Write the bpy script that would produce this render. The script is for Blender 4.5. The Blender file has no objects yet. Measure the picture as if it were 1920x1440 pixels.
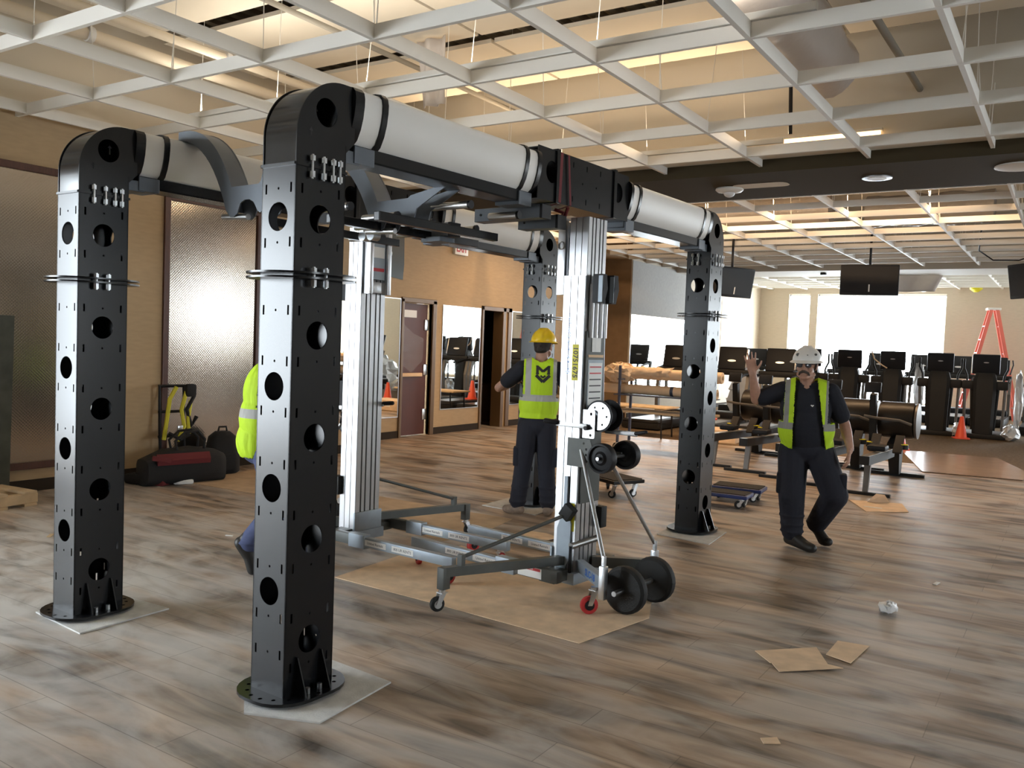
import bpy, bmesh, math, random
from mathutils import Vector, Matrix, Euler
from mathutils.geometry import tessellate_polygon
random.seed(7)
PI = math.pi
scene = bpy.context.scene
COL = scene.collection

# ------------------------------------------------------------------ camera
cam_d = bpy.data.cameras.new('camera')
cam = bpy.data.objects.new('camera', cam_d)
COL.objects.link(cam)
cam_d.sensor_fit = 'HORIZONTAL'
cam_d.sensor_width = 36.0
cam_d.lens = 1612.52 * 36.0 / 1920.0
cam_d.clip_start = 0.05
cam_d.clip_end = 300
yaw, pitch, roll = math.radians(33.126), math.radians(-2.793), math.radians(2.1463)
fwd = Vector((-math.sin(yaw) * math.cos(pitch), math.cos(yaw) * math.cos(pitch), math.sin(pitch)))
rgt = Vector((math.cos(yaw), math.sin(yaw), 0))
upv = rgt.cross(fwd)
r2 = rgt * math.cos(roll) + upv * math.sin(roll)
u2 = -rgt * math.sin(roll) + upv * math.cos(roll)
cam.matrix_world = Matrix(((r2.x, u2.x, -fwd.x, 0), (r2.y, u2.y, -fwd.y, 0), (r2.z, u2.z, -fwd.z, 1.62), (0, 0, 0, 1)))
scene.camera = cam

# ------------------------------------------------------------------ world, lights, exposure
scene.view_settings.view_transform = 'Standard'
scene.view_settings.look = 'None'
scene.view_settings.gamma = 1.0
scene.view_settings.use_curve_mapping = False
scene.view_settings.exposure = 0.4
world = bpy.data.worlds.new('overcast_sky')
scene.world = world
world.use_nodes = True
bg = world.node_tree.nodes['Background']
bg.inputs['Color'].default_value = (0.84, 0.93, 1.0, 1)
bg.inputs['Strength'].default_value = 19.0

def area(name, loc, direction, sx, sy, power=0, color=(1, 1, 1), portal=False):
    d = bpy.data.lights.new(name, 'AREA')
    d.shape = 'RECTANGLE'
    d.size, d.size_y = sx, sy
    d.energy, d.color = power, color
    o = bpy.data.objects.new(name, d)
    COL.objects.link(o)
    o.location = loc
    o.rotation_euler = Vector(direction).to_track_quat('-Z', 'Z').to_euler()
    if portal:
        d.cycles.is_portal = True
    return o

area('daylight_window_left', (-8.62, -1.42, 1.6), (1, 0, 0), 4.3, 3.0, portal=True)
area('daylight_window_far', (-4.9, 27.25, 1.9), (0, -1, 0), 3.7, 3.3, portal=True)
area('daylight_window_far_side', (-7.15, 27.25, 1.9), (0, -1, 0), .7, 3.3, portal=True)
area('daylight_window_far_right', (1.9, 27.25, 1.9), (0, -1, 0), 2.0, 3.3, portal=True)
area('daylight_window_far_end', (7.5, 27.25, 1.9), (0, -1, 0), 2.6, 3.3, portal=True)
area('daylight_window_right', (9.12, 6.5, 2.0), (-1, 0, 0), 2.6, 2.2, portal=True)
area('daylight_window_right_gym', (9.12, 20.0, 2.3), (-1, 0, 0), 2.0, 1.2, portal=True)
# warm work lamps above the open ceiling grid; the last is an added upward fill
area('lamp_middle_bay', (-4.6, 12.78, 3.855), (0, .25, -1), 7.0, .12, 210, (1, .68, .40))
area('lamp_middle_bay_up', (-4.6, 12.78, 3.935), (0, 0, 1), 7.0, .12, 75, (1, .68, .42))
area('lamp_near_bay', (-4.8, 8.51, 3.76), (0, -.65, .8), 4.6, .05, 42, (1, .74, .48))
area('fill_near_bay_up', (-4.4, 5.308, 3.72), (0, 0, 1), 6.0, .05, 36, (1, .90, .76))

# ------------------------------------------------------------------ helpers
def prop(o, label=None, cat=None, group=None, kind=None):
    if label: o['label'] = label
    if cat: o['category'] = cat
    if group: o['group'] = group
    if kind: o['kind'] = kind
    return o

def empty(name, loc=(0, 0, 0), rz=0.0, label=None, cat=None, group=None):
    o = bpy.data.objects.new(name, None)
    COL.objects.link(o)
    o.location = loc
    o.rotation_euler = (0, 0, rz)
    o.empty_display_size = 0.1
    return prop(o, label, cat, group)

def copy_tree(o, parent=None, loc=None, rz=None, label=None):
    c = o.copy()
    COL.objects.link(c)
    if parent is not None:
        c.parent = parent
    if loc is not None: c.location = loc
    if rz is not None: c.rotation_euler = (0, 0, rz)
    if label: c['label'] = label
    for ch in list(o.children):
        copy_tree(ch, c)
    return c

def orth(d):
    d = Vector(d).normalized()
    a = Vector((0, 0, 1)) if abs(d.z) < .95 else Vector((1, 0, 0))
    x = a.cross(d).normalized()
    return x, d.cross(x).normalized(), d

class MB:
    def __init__(self):
        self.v, self.f, self.mi, self.T, self.m = [], [], [], Matrix.Identity(4), 0
    def at(self, loc=(0, 0, 0), rot=(0, 0, 0)):
        self.T = Matrix.Translation(loc) @ Euler(rot).to_matrix().to_4x4()
        return self
    def add(self, vs, fs):
        b = len(self.v)
        self.v += [tuple(self.T @ Vector(p)) for p in vs]
        self.f += [tuple(b + i for i in f) for f in fs]
        self.mi += [self.m] * len(fs)
        return self
    def box(self, lo, hi, bev=0.0):
        (x0, y0, z0), (x1, y1, z1) = lo, hi
        if x0 > x1: x0, x1 = x1, x0
        if y0 > y1: y0, y1 = y1, y0
        if z0 > z1: z0, z1 = z1, z0
        if bev <= 0:
            return self.add([(x0, y0, z0), (x1, y0, z0), (x1, y1, z0), (x0, y1, z0), (x0, y0, z1), (x1, y0, z1), (x1, y1, z1), (x0, y1, z1)],
                            [(0, 3, 2, 1), (4, 5, 6, 7), (0, 1, 5, 4), (1, 2, 6, 5), (2, 3, 7, 6), (3, 0, 4, 7)])
        bev = min(bev, .49 * (x1 - x0), .49 * (y1 - y0), .49 * (z1 - z0))
        bm = bmesh.new()
        bmesh.ops.create_cube(bm, size=1.0)
        for q in bm.verts:
            q.co = Vector(((x0 + x1) / 2 + q.co.x * (x1 - x0), (y0 + y1) / 2 + q.co.y * (y1 - y0), (z0 + z1) / 2 + q.co.z * (z1 - z0)))
        bmesh.ops.bevel(bm, geom=list(bm.edges), offset=bev, segments=2, affect='EDGES', profile=.6)
        bm.verts.index_update()
        self.add([tuple(q.co) for q in bm.verts], [tuple(q.index for q in fc.verts) for fc in bm.faces])
        bm.free()
        return self
    def cbox(self, c, s, bev=0.0):
        return self.box(tuple(c[i] - s[i] / 2 for i in range(3)), tuple(c[i] + s[i] / 2 for i in range(3)), bev)
    def loft(self, rings, caps=True, closed=True):
        n = len(rings[0])
        vs = [p for r in rings for p in r]
        fs = []
        for i in range(len(rings) - 1):
            for j in range(n if closed else n - 1):
                k = (j + 1) % n
                fs.append((i * n + j, i * n + k, (i + 1) * n + k, (i + 1) * n + j))
        if caps and closed:
            fs.append(tuple(reversed(range(n))))
            fs.append(tuple(range((len(rings) - 1) * n, len(rings) * n)))
        return self.add(vs, fs)
    def cyl(self, p0, p1, r0, r1=None, seg=16, caps=True):
        r1 = r0 if r1 is None else r1
        p0, p1 = Vector(p0), Vector(p1)
        x, y, d = orth(p1 - p0)
        ring = lambda p, r: [tuple(p + x * (r * math.cos(2 * PI * j / seg)) + y * (r * math.sin(2 * PI * j / seg))) for j in range(seg)]
        return self.loft([ring(p0, r0), ring(p1, r1)], caps)
    def lathe(self, p0, axis, prof, seg=20):
        """prof: list of (radius, distance along axis)"""
        p0 = Vector(p0)
        x, y, d = orth(axis)
        rings = [[tuple(p0 + d * h + x * (max(r, 1e-4) * math.cos(2 * PI * j / seg)) + y * (max(r, 1e-4) * math.sin(2 * PI * j / seg))) for j in range(seg)] for r, h in prof]
        return self.loft(rings, True)
    def tube(self, pts, r, seg=8, closed=False):
        pts = [Vector(p) for p in pts]
        rings = []
        n = len(pts)
        px = None
        for i, p in enumerate(pts):
            a = pts[(i - 1) % n] if (closed or i > 0) else p
            b = pts[(i + 1) % n] if (closed or i < n - 1) else p
            d = (b - a).normalized()
            if px is None:
                x, y, d = orth(d)
            else:
                x = (px - d * px.dot(d)).normalized()
                y = d.cross(x)
            px = x
            rr = r[i] if isinstance(r, (list, tuple)) else r
            rings.append([tuple(p + x * (rr * math.cos(2 * PI * j / seg)) + y * (rr * math.sin(2 * PI * j / seg))) for j in range(seg)])
        if closed:
            rings.append(rings[0])
        return self.loft(rings, not closed)
    def capsule(self, p0, p1, r0, r1=None, seg=12, cap=4):
        r1 = r0 if r1 is None else r1
        p0, p1 = Vector(p0), Vector(p1)
        x, y, d = orth(p1 - p0 if (p1 - p0).length > 1e-6 else Vector((0, 0, 1)))
        rings = []
        for i in range(cap + 1):
            a = PI / 2 * i / cap
            rings.append((p0 - d * (r0 * math.cos(a)), max(1e-4, r0 * math.sin(a))))
        for i in range(cap + 1):
            a = PI / 2 * i / cap
            rings.append((p1 + d * (r1 * math.sin(a)), max(1e-4, r1 * math.cos(a))))
        return self.loft([[tuple(p + x * (r * math.cos(2 * PI * j / seg)) + y * (r * math.sin(2 * PI * j / seg))) for j in range(seg)] for p, r in rings])
    def ellipsoid(self, c, s, rot=(0, 0, 0), seg=16, rings=10):
        R = Euler(rot).to_matrix()
        c = Vector(c)
        out = []
        for i in range(rings + 1):
            a = PI * i / rings
            rr, z = max(1e-4, math.sin(a)), -math.cos(a)
            out.append([tuple(c + R @ Vector((s[0] * rr * math.cos(2 * PI * j / seg), s[1] * rr * math.sin(2 * PI * j / seg), s[2] * z))) for j in range(seg)])
        return self.loft(out)
    def plate(self, outer, holes, t, frame):
        """flat plate with holes; frame = (origin, xdir, ydir); thickness t along x cross y"""
        o, X, Y = (Vector(q) for q in frame)
        N = X.cross(Y).normalized()
        loops = [outer] + list(holes)
        pts = [p for l in loops for p in l]
        tris = tessellate_polygon([[Vector((p[0], p[1], 0)) for p in l] for l in loops])
        n = len(pts)
        vs = [tuple(o + X * p[0] + Y * p[1]) for p in pts] + [tuple(o + X * p[0] + Y * p[1] + N * t) for p in pts]
        fs = []
        for tr in tris:
            a, b, c = (pts[i] for i in tr)
            ccw = (b[0] - a[0]) * (c[1] - a[1]) - (b[1] - a[1]) * (c[0] - a[0]) > 0
            tr = tuple(tr) if ccw else tuple(reversed(tr))
            fs.append(tuple(reversed(tr)))
            fs.append(tuple(i + n for i in tr))
        b = 0
        for li, l in enumerate(loops):
            area2 = sum(l[i][0] * l[(i + 1) % len(l)][1] - l[(i + 1) % len(l)][0] * l[i][1] for i in range(len(l)))
            for i in range(len(l)):
                k = (i + 1) % len(l)
                q = (b + i, b + k, n + b + k, n + b + i)
                if (area2 > 0) != (li == 0): q = tuple(reversed(q))
                fs.append(q)
            b += len(l)
        return self.add(vs, fs)
    def mesh(self, name, mats, smooth=35):
        me = bpy.data.meshes.new(name)
        me.from_pydata(self.v, [], self.f)
        for m in (mats if isinstance(mats, (list, tuple)) else [mats]):
            me.materials.append(m)
        if any(self.mi):
            me.polygons.foreach_set('material_index', self.mi)
        me.update()
        if smooth:
            me.polygons.foreach_set('use_smooth', [True] * len(me.polygons))
            me.set_sharp_from_angle(angle=math.radians(smooth))
        return me
    def build(self, name, mats, parent=None, smooth=35, label=None, cat=None, group=None, kind=None, loc=None, rz=None):
        o = bpy.data.objects.new(name, self.mesh(name, mats, smooth))
        COL.objects.link(o)
        if parent is not None: o.parent = parent
        if loc is not None: o.location = loc
        if rz is not None: o.rotation_euler = (0, 0, rz)
        return prop(o, label, cat, group, kind)

def circle(cx, cy, r, n=28, ry=None):
    ry = r if ry is None else ry
    return [(cx + r * math.cos(2 * PI * i / n), cy + ry * math.sin(2 * PI * i / n)) for i in range(n)]
def rect(cx, cy, w, h):
    return [(cx - w / 2, cy - h / 2), (cx + w / 2, cy - h / 2), (cx + w / 2, cy + h / 2), (cx - w / 2, cy + h / 2)]
def rrect(cx, cy, w, h, r, n=6):
    out = []
    for sx, sy, a0 in ((1, -1, -PI / 2), (1, 1, 0), (-1, 1, PI / 2), (-1, -1, PI)):
        for i in range(n + 1):
            a = a0 + PI / 2 * i / n
            out.append((cx + sx * (w / 2 - r) + r * math.cos(a), cy + sy * (h / 2 - r) + r * math.sin(a)))
    return out

def remeshed(mb, name, mat, voxel, parent=None, smooth_iter=4, cut=None, solid=0.0, label=None, factor=.5):
    """union of overlapping closed shapes as one continuous skin"""
    me = mb.mesh(name + '_raw', mat, 0)
    o = bpy.data.objects.new(name, me)
    COL.objects.link(o)
    m = o.modifiers.new('r', 'REMESH'); m.mode = 'VOXEL'; m.voxel_size = voxel
    if smooth_iter:
        s = o.modifiers.new('s', 'SMOOTH'); s.iterations = smooth_iter; s.factor = factor
    dg = bpy.context.evaluated_depsgraph_get()
    out = bpy.data.meshes.new_from_object(o.evaluated_get(dg))
    o.modifiers.clear()
    o.data = out
    out.name = name
    bpy.data.meshes.remove(me)
    if cut:
        bm = bmesh.new(); bm.from_mesh(out)
        bmesh.ops.delete(bm, geom=[fc for fc in bm.faces if cut(fc.calc_center_median(), fc.normal)], context='FACES')
        bm.to_mesh(out); bm.free()
    if solid:
        sm = o.modifiers.new('sol', 'SOLIDIFY'); sm.thickness = solid; sm.offset = 1
        dg = bpy.context.evaluated_depsgraph_get()
        o2 = bpy.data.meshes.new_from_object(o.evaluated_get(dg))
        o.modifiers.clear(); o.data = o2
    o.data.materials.clear(); o.data.materials.append(mat)
    o.data.polygons.foreach_set('use_smooth', [True] * len(o.data.polygons))
    if parent is not None: o.parent = parent
    return prop(o, label)

def text(name, s, size, mat, frame, parent, depth=0.001, align='CENTER', bold=0.0, kx=1.0):
    """lettering lying on a plane: frame = (origin, xdir, ydir)"""
    c = bpy.data.curves.new(name, 'FONT')
    c.body = s; c.size = size; c.extrude = depth; c.align_x = align; c.align_y = 'CENTER'; c.offset = bold
    c.resolution_u = 2
    o = bpy.data.objects.new(name, c)
    COL.objects.link(o)
    dg = bpy.context.evaluated_depsgraph_get()
    me = bpy.data.meshes.new_from_object(o.evaluated_get(dg))
    bpy.data.objects.remove(o)
    og, X, Y = (Vector(q) for q in frame)
    X.normalize(); Y.normalize(); N = X.cross(Y)
    Mx = Matrix(((X.x * kx, Y.x, N.x, og.x), (X.y * kx, Y.y, N.y, og.y), (X.z * kx, Y.z, N.z, og.z), (0, 0, 0, 1)))
    me.transform(Mx)
    me.materials.clear(); me.materials.append(mat)
    o = bpy.data.objects.new(name, me)
    COL.objects.link(o)
    o.parent = parent
    return o

# ------------------------------------------------------------------ materials
def mat(name, color, rough=.5, metal=0.0, spec=.5, var=0.0, vscale=6.0, stretch=(1, 1, 1), bump=0.0, bscale=60.0, emit=0.0, alpha=1.0, trans=0.0, coat=0.0):
    m = bpy.data.materials.new(name)
    m.use_nodes = True
    nt = m.node_tree
    b = nt.nodes['Principled BSDF']
    b.inputs['Base Color'].default_value = (*color, 1)
    b.inputs['Roughness'].default_value = rough
    b.inputs['Metallic'].default_value = metal
    b.inputs['Specular IOR Level'].default_value = spec
    b.inputs['Coat Weight'].default_value = coat
    if trans:
        b.inputs['Transmission Weight'].default_value = trans
    if alpha < 1:
        b.inputs['Alpha'].default_value = alpha
    if emit:
        b.inputs['Emission Color'].default_value = (*color, 1)
        b.inputs['Emission Strength'].default_value = emit
    if var or bump:
        tc = nt.nodes.new('ShaderNodeTexCoord')
        mp = nt.nodes.new('ShaderNodeMapping')
        mp.inputs['Scale'].default_value = stretch
        nt.links.new(tc.outputs['Object'], mp.inputs['Vector'])
    if var:
        n = nt.nodes.new('ShaderNodeTexNoise')
        n.inputs['Scale'].default_value = vscale
        n.inputs['Detail'].default_value = 5
        nt.links.new(mp.outputs['Vector'], n.inputs['Vector'])
        r = nt.nodes.new('ShaderNodeValToRGB')
        r.color_ramp.elements[0].position, r.color_ramp.elements[1].position = .3, .7
        r.color_ramp.elements[0].color = tuple(max(0, c * (1 - var)) for c in color) + (1,)
        r.color_ramp.elements[1].color = tuple(min(1, c * (1 + var)) for c in color) + (1,)
        nt.links.new(n.outputs['Fac'], r.inputs['Fac'])
        nt.links.new(r.outputs['Color'], b.inputs['Base Color'])
    if bump:
        n2 = nt.nodes.new('ShaderNodeTexNoise')
        n2.inputs['Scale'].default_value = bscale
        n2.inputs['Detail'].default_value = 3
        nt.links.new(mp.outputs['Vector'], n2.inputs['Vector'])
        bp = nt.nodes.new('ShaderNodeBump')
        bp.inputs['Strength'].default_value = bump
        bp.inputs['Distance'].default_value = .02
        nt.links.new(n2.outputs['Fac'], bp.inputs['Height'])
        nt.links.new(bp.outputs['Normal'], b.inputs['Normal'])
    return m

M = {}
M['black_steel'] = mat('powder_coated_black_steel', (.006, .0065, .008), .26, 0, .42)
M['black_gloss'] = mat('glossy_black_steel', (.008, .008, .009), .14, 0, .5)
M['grey_steel'] = mat('grey_painted_steel', (.105, .12, .14), .42, .3, .5, var=.06)
M['tube_steel'] = mat('brushed_steel_tube', (.42, .42, .42), .36, 1)
M['zinc'] = mat('zinc_plated_bolt', (.62, .64, .66), .30, 1)
M['cover'] = mat('white_satin_beam_cover', (.78, .76, .72), .42, 0, .5, var=.02, vscale=2)
M['alu'] = mat('extruded_aluminium', (.62, .63, .65), .33, 1, var=.05, vscale=5, stretch=(8, 8, .4))
M['alu_dark'] = mat('aluminium_groove', (.16, .16, .16), .42, 1)
M['lift_grey'] = mat('lift_grey_paint', (.30, .35, .40), .42, .25, .5, var=.08, vscale=10)
M['lift_dark'] = mat('lift_dark_grey_paint', (.085, .09, .085), .48, .2, .5, var=.1, vscale=10)
M['rubber'] = mat('black_rubber', (.012, .012, .012), .62, 0, .4, bump=.15, bscale=150)
M['plastic_black'] = mat('black_plastic', (.012, .012, .014), .5, 0, .28)
M['red_wheel'] = mat('red_polyurethane', (.50, .03, .035), .42)
M['red_strap'] = mat('red_webbing', (.13, .012, .015), .8)
M['cardboard'] = mat('brown_cardboard', (.76, .57, .39), .85, 0, .2, var=.12, vscale=9, bump=.05, bscale=40)
M['cardboard_dark'] = mat('worn_brown_cardboard', (.50, .37, .25), .85, 0, .2, var=.16, vscale=5)
M['kraft'] = mat('kraft_paper_roll', (.80, .57, .36), .75, 0, .3, var=.05, vscale=4)
M['mat_grey'] = mat('grey_felt_board', (.60, .60, .585), .9, 0, .2, var=.12, vscale=14, bump=.2, bscale=120)
M['sticker'] = mat('white_sticker', (.80, .80, .78), .45)
M['sticker_red'] = mat('red_print', (.55, .03, .04), .5)
M['ink'] = mat('black_print', (.02, .02, .025), .5)
M['ink_blue'] = mat('blue_print', (.02, .14, .55), .45)
M['yellow_lab'] = mat('yellow_label', (.75, .68, .02), .5)
M['white_plastic'] = mat('white_plastic', (.75, .74, .70), .4)
M['wrap'] = mat('clear_plastic_wrap', (.80, .82, .84), .18, 0, .6, bump=.9, bscale=14, alpha=.45)
M['wrap_white'] = mat('cloudy_plastic_wrap', (.74, .74, .74), .32, 0, .5, bump=.6, bscale=9, alpha=.9)
M['dark_wood'] = mat('dark_stained_wood_frame', (.075, .025, .014), .38, 0, .5, var=.2, vscale=12, stretch=(8, 8, 1))
M['bronze'] = mat('bronze_black_drum', (.022, .018, .015), .38, .4)
M['cone'] = mat('orange_cone_plastic', (.90, .09, .025), .42)
M['ladder'] = mat('orange_red_fibreglass', (.78, .17, .12), .5)
M['blue_dolly'] = mat('dark_blue_plastic', (.02, .035, .14), .45)
M['carpet_black'] = mat('black_ribbed_mat', (.025, .022, .02), .9, bump=.3, bscale=80)
M['wood_pale'] = mat('pale_pallet_wood', (.62, .46, .28), .8, var=.15, vscale=8)
# ------------------------------------------------------------------ room surfaces
def floor_material():
    m = bpy.data.materials.new('weathered_wood_plank_floor')
    m.use_nodes = True
    nt = m.node_tree; N = nt.nodes.new; L = nt.links.new
    b = nt.nodes['Principled BSDF']
    b.inputs['Specular IOR Level'].default_value = .42
    tc = N('ShaderNodeTexCoord')
    br = N('ShaderNodeTexBrick')
    br.offset = .37; br.squash = 1
    br.inputs['Scale'].default_value = 1.0
    br.inputs['Brick Width'].default_value = 1.22
    br.inputs['Row Height'].default_value = .20
    br.inputs['Mortar Size'].default_value = .0022
    br.inputs['Color1'].default_value = (0, 0, 0, 1); br.inputs['Color2'].default_value = (1, 1, 1, 1)
    br.inputs['Mortar'].default_value = (.5, .5, .5, 1)
    L(tc.outputs['Object'], br.inputs['Vector'])
    def noise(scale, sx, sy, detail=6, dist=0.0):
        mp = N('ShaderNodeMapping'); mp.inputs['Scale'].default_value = (sx, sy, 1)
        L(tc.outputs['Object'], mp.inputs['Vector'])
        n = N('ShaderNodeTexNoise'); n.inputs['Scale'].default_value = scale; n.inputs['Detail'].default_value = detail
        n.inputs['Distortion'].default_value = dist
        L(mp.outputs['Vector'], n.inputs['Vector'])
        return n.outputs['Fac']
    def ramp(fac, stops):
        r = N('ShaderNodeValToRGB')
        while len(r.color_ramp.elements) < len(stops): r.color_ramp.elements.new(.5)
        for e, (p, c) in zip(r.color_ramp.elements, stops): e.position, e.color = p, (*c, 1)
        L(fac, r.inputs['Fac'])
        return r.outputs['Color']
    def mix(fac, a, c, mode='MIX'):
        x = N('ShaderNodeMix'); x.data_type = 'RGBA'; x.blend_type = mode
        if isinstance(fac, float): x.inputs['Factor'].default_value = fac
        else: L(fac, x.inputs['Factor'])
        L(a, x.inputs['A']); L(c, x.inputs['B'])
        return x.outputs['Result']
    streak = ramp(noise(2.2, .5, 2.8, 12, .9), [(.32, (.055, .040, .030)), (.44, (.19, .138, .098)), (.57, (.38, .278, .198)), (.72, (.54, .43, .33))])
    plank = ramp(br.outputs['Color'], [(0, (.84, .84, .84)), (1, (1.10, 1.09, 1.08))])
    col = mix(1.0, streak, plank, 'MULTIPLY')
    # dust and scuffs tracked over the boards in broad grey patches
    blotch = ramp(noise(1.6, .8, 1.5, 10, 1.2), [(.42, (0, 0, 0)), (.62, (1, 1, 1))])
    dustc = N('ShaderNodeRGB'); dustc.outputs[0].default_value = (.50, .47, .435, 1)
    ft = N('ShaderNodeMath'); ft.operation = 'MULTIPLY'; ft.inputs[1].default_value = .62
    L(blotch, ft.inputs[0])
    col = mix(ft.outputs[0], col, dustc.outputs[0])
    # thicker dust to the left, with the window's brightness painted in
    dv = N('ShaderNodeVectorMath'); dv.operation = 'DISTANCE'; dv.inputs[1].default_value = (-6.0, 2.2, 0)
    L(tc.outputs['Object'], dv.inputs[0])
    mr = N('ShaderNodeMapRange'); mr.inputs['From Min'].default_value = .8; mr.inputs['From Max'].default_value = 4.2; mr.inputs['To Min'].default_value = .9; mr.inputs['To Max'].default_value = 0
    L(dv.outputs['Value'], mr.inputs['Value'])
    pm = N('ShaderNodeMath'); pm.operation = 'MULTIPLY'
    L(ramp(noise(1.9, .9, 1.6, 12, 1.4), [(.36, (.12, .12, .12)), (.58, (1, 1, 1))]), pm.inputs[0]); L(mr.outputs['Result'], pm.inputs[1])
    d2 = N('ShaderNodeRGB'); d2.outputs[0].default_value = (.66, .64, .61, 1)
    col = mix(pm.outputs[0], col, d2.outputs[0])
    # joints
    jm = N('ShaderNodeMath'); jm.operation = 'MULTIPLY'; jm.inputs[1].default_value = .45
    L(br.outputs['Fac'], jm.inputs[0])
    dk = N('ShaderNodeRGB'); dk.outputs[0].default_value = (.03, .022, .016, 1)
    col = mix(jm.outputs[0], col, dk.outputs[0])
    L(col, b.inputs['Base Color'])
    rr = N('ShaderNodeMapRange')
    rr.inputs['To Min'].default_value, rr.inputs['To Max'].default_value = .34, .56
    L(noise(3.0, .6, 2.0, 6), rr.inputs['Value'])
    L(rr.outputs['Result'], b.inputs['Roughness'])
    bp = N('ShaderNodeBump'); bp.inputs['Strength'].default_value = .08; bp.inputs['Distance'].default_value = .01
    L(noise(9, .35, 5, 6), bp.inputs['Height']); L(bp.outputs['Normal'], b.inputs['Normal'])
    return m

def diamond_material():
    m = mat('diamond_plate_metal', (.50, .455, .40), .15, 1)
    nt = m.node_tree; N = nt.nodes.new; L = nt.links.new
    b = nt.nodes['Principled BSDF']
    tc = N('ShaderNodeTexCoord')
    mp = N('ShaderNodeMapping'); mp.inputs['Rotation'].default_value = (PI / 4, 0, 0)
    L(tc.outputs['Object'], mp.inputs['Vector'])
    v = N('ShaderNodeTexVoronoi'); v.inputs['Scale'].default_value = 46; v.inputs['Randomness'].default_value = 0
    L(mp.outputs['Vector'], v.inputs['Vector'])
    bp = N('ShaderNodeBump'); bp.inputs['Strength'].default_value = .40; bp.inputs['Distance'].default_value = .002
    L(v.outputs['Distance'], bp.inputs['Height']); L(bp.outputs['Normal'], b.inputs['Normal'])
    return m

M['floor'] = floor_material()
M['diamond'] = diamond_material()
M['carpet'] = mat('brown_loop_carpet', (.165, .115, .07), .95, 0, .1, var=.25, vscale=22, bump=.4, bscale=120)
M['wall'] = mat('beige_wallpaper', (.44, .32, .19), .75, 0, .3, var=.05, vscale=7, stretch=(1, 1, 5))
M['wall_pale'] = mat('pale_beige_wallpaper', (.56, .48, .37), .75, 0, .3, var=.04, vscale=7, stretch=(1, 1, 5))
M['wall_grey'] = mat('grey_textile_panel', (.36, .35, .33), .8, 0, .3, var=.12, vscale=30, stretch=(1, 3, .6))
M['wall_brown'] = mat('brown_wallpaper', (.24, .155, .085), .7, 0, .3, var=.06, vscale=7)
M['base'] = mat('dark_vinyl_baseboard', (.036, .027, .020), .8, 0, .15)
M['soffit'] = mat('taupe_painted_soffit', (.066, .052, .031), .9, 0, .1)
M['soffit_pale'] = mat('pale_painted_soffit', (.55, .50, .42), .7)
M['deck'] = mat('cream_sprayed_deck', (.60, .54, .44), .85, var=.05, vscale=1.2)
M['panel'] = mat('cream_ceiling_board', (.70, .645, .545), .85, 0, .2, var=.05, vscale=.8)
M['rib'] = mat('grey_ribbed_deck', (.30, .28, .24), .8)
M['grid'] = mat('white_ceiling_grid', (.78, .76, .71), .55)
M['pipe'] = mat('cream_painted_pipe', (.66, .58, .46), .6)
M['mirror'] = mat('mirror_glass', (.86, .88, .87), .015, 1)
M['door'] = mat('dark_red_door', (.085, .020, .012), .5, 0, .5, var=.12, vscale=3)
M['door_frame'] = mat('brown_door_frame', (.15, .09, .042), .4, .2)
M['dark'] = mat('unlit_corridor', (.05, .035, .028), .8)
M['alu_frame'] = mat('white_window_frame', (.7, .7, .68), .4)

def S(mb, name, m, smooth=0, **k):
    return mb.build(name, m, smooth=smooth, kind='structure', **k)

H, TOP = 3.55, 4.85
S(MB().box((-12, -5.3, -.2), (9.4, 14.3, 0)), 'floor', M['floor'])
S(MB().box((-12, 14.3, -.2), (9.4, 27.6, .006)), 'floor_carpet', M['carpet'])

# left wall, front part with its window (beside the camera) and the panelled part
XL, XR_, YC = -8.4, -9.1, 9.1
b = MB()
b.box((XL - .2, -5.3, 0), (XL, -3.6, TOP)); b.box((XL - .2, -3.6, 0), (XL, .75, .08)); b.box((XL - .2, -3.6, 3.12), (XL, .75, TOP))
b.box((XL - .2, .75, 0), (XL, YC, TOP)); b.box((XR_ - .2, YC - .2, 0), (XL - .2, YC, TOP))
S(b, 'wall_left', M['wall'])
# recessed wall with the doors
b = MB()
x0, x1 = XR_ - .2, XR_
b.box((x0, YC, 0), (x1, 10.66, TOP)); b.box((x0, 10.66, 2.22), (x1, 11.40, TOP)); b.box((x0, 11.40, 0), (x1, 12.88, TOP))
b.box((x0, 12.88, 2.22), (x1, 13.56, TOP)); b.box((x0, 13.56, 0), (x1, 17.6, TOP))
S(b, 'wall_recess', M['wall'])
S(MB().box((-9.3, 17.6, 0), (-8.42, 17.8, TOP)), 'wall_recess_end', M['wall_brown'])
b = MB()
b.box((XL - .2, 17.62, 0), (XL, 23.2, TOP)); b.box((XL - .2, 23.2, 0), (XL, 23.75, .3)); b.box((XL - .2, 23.2, 3.3), (XL, 23.75, TOP)); b.box((XL - .2, 23.75, 0), (XL, 27.0, TOP))
S(b, 'wall_left_gym', M['wall_pale'])
S(MB().box((XL, 17.63, 2.36), (XL + .012, 21.0, H)), 'wall_left_panel', M['wall_grey'])
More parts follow.
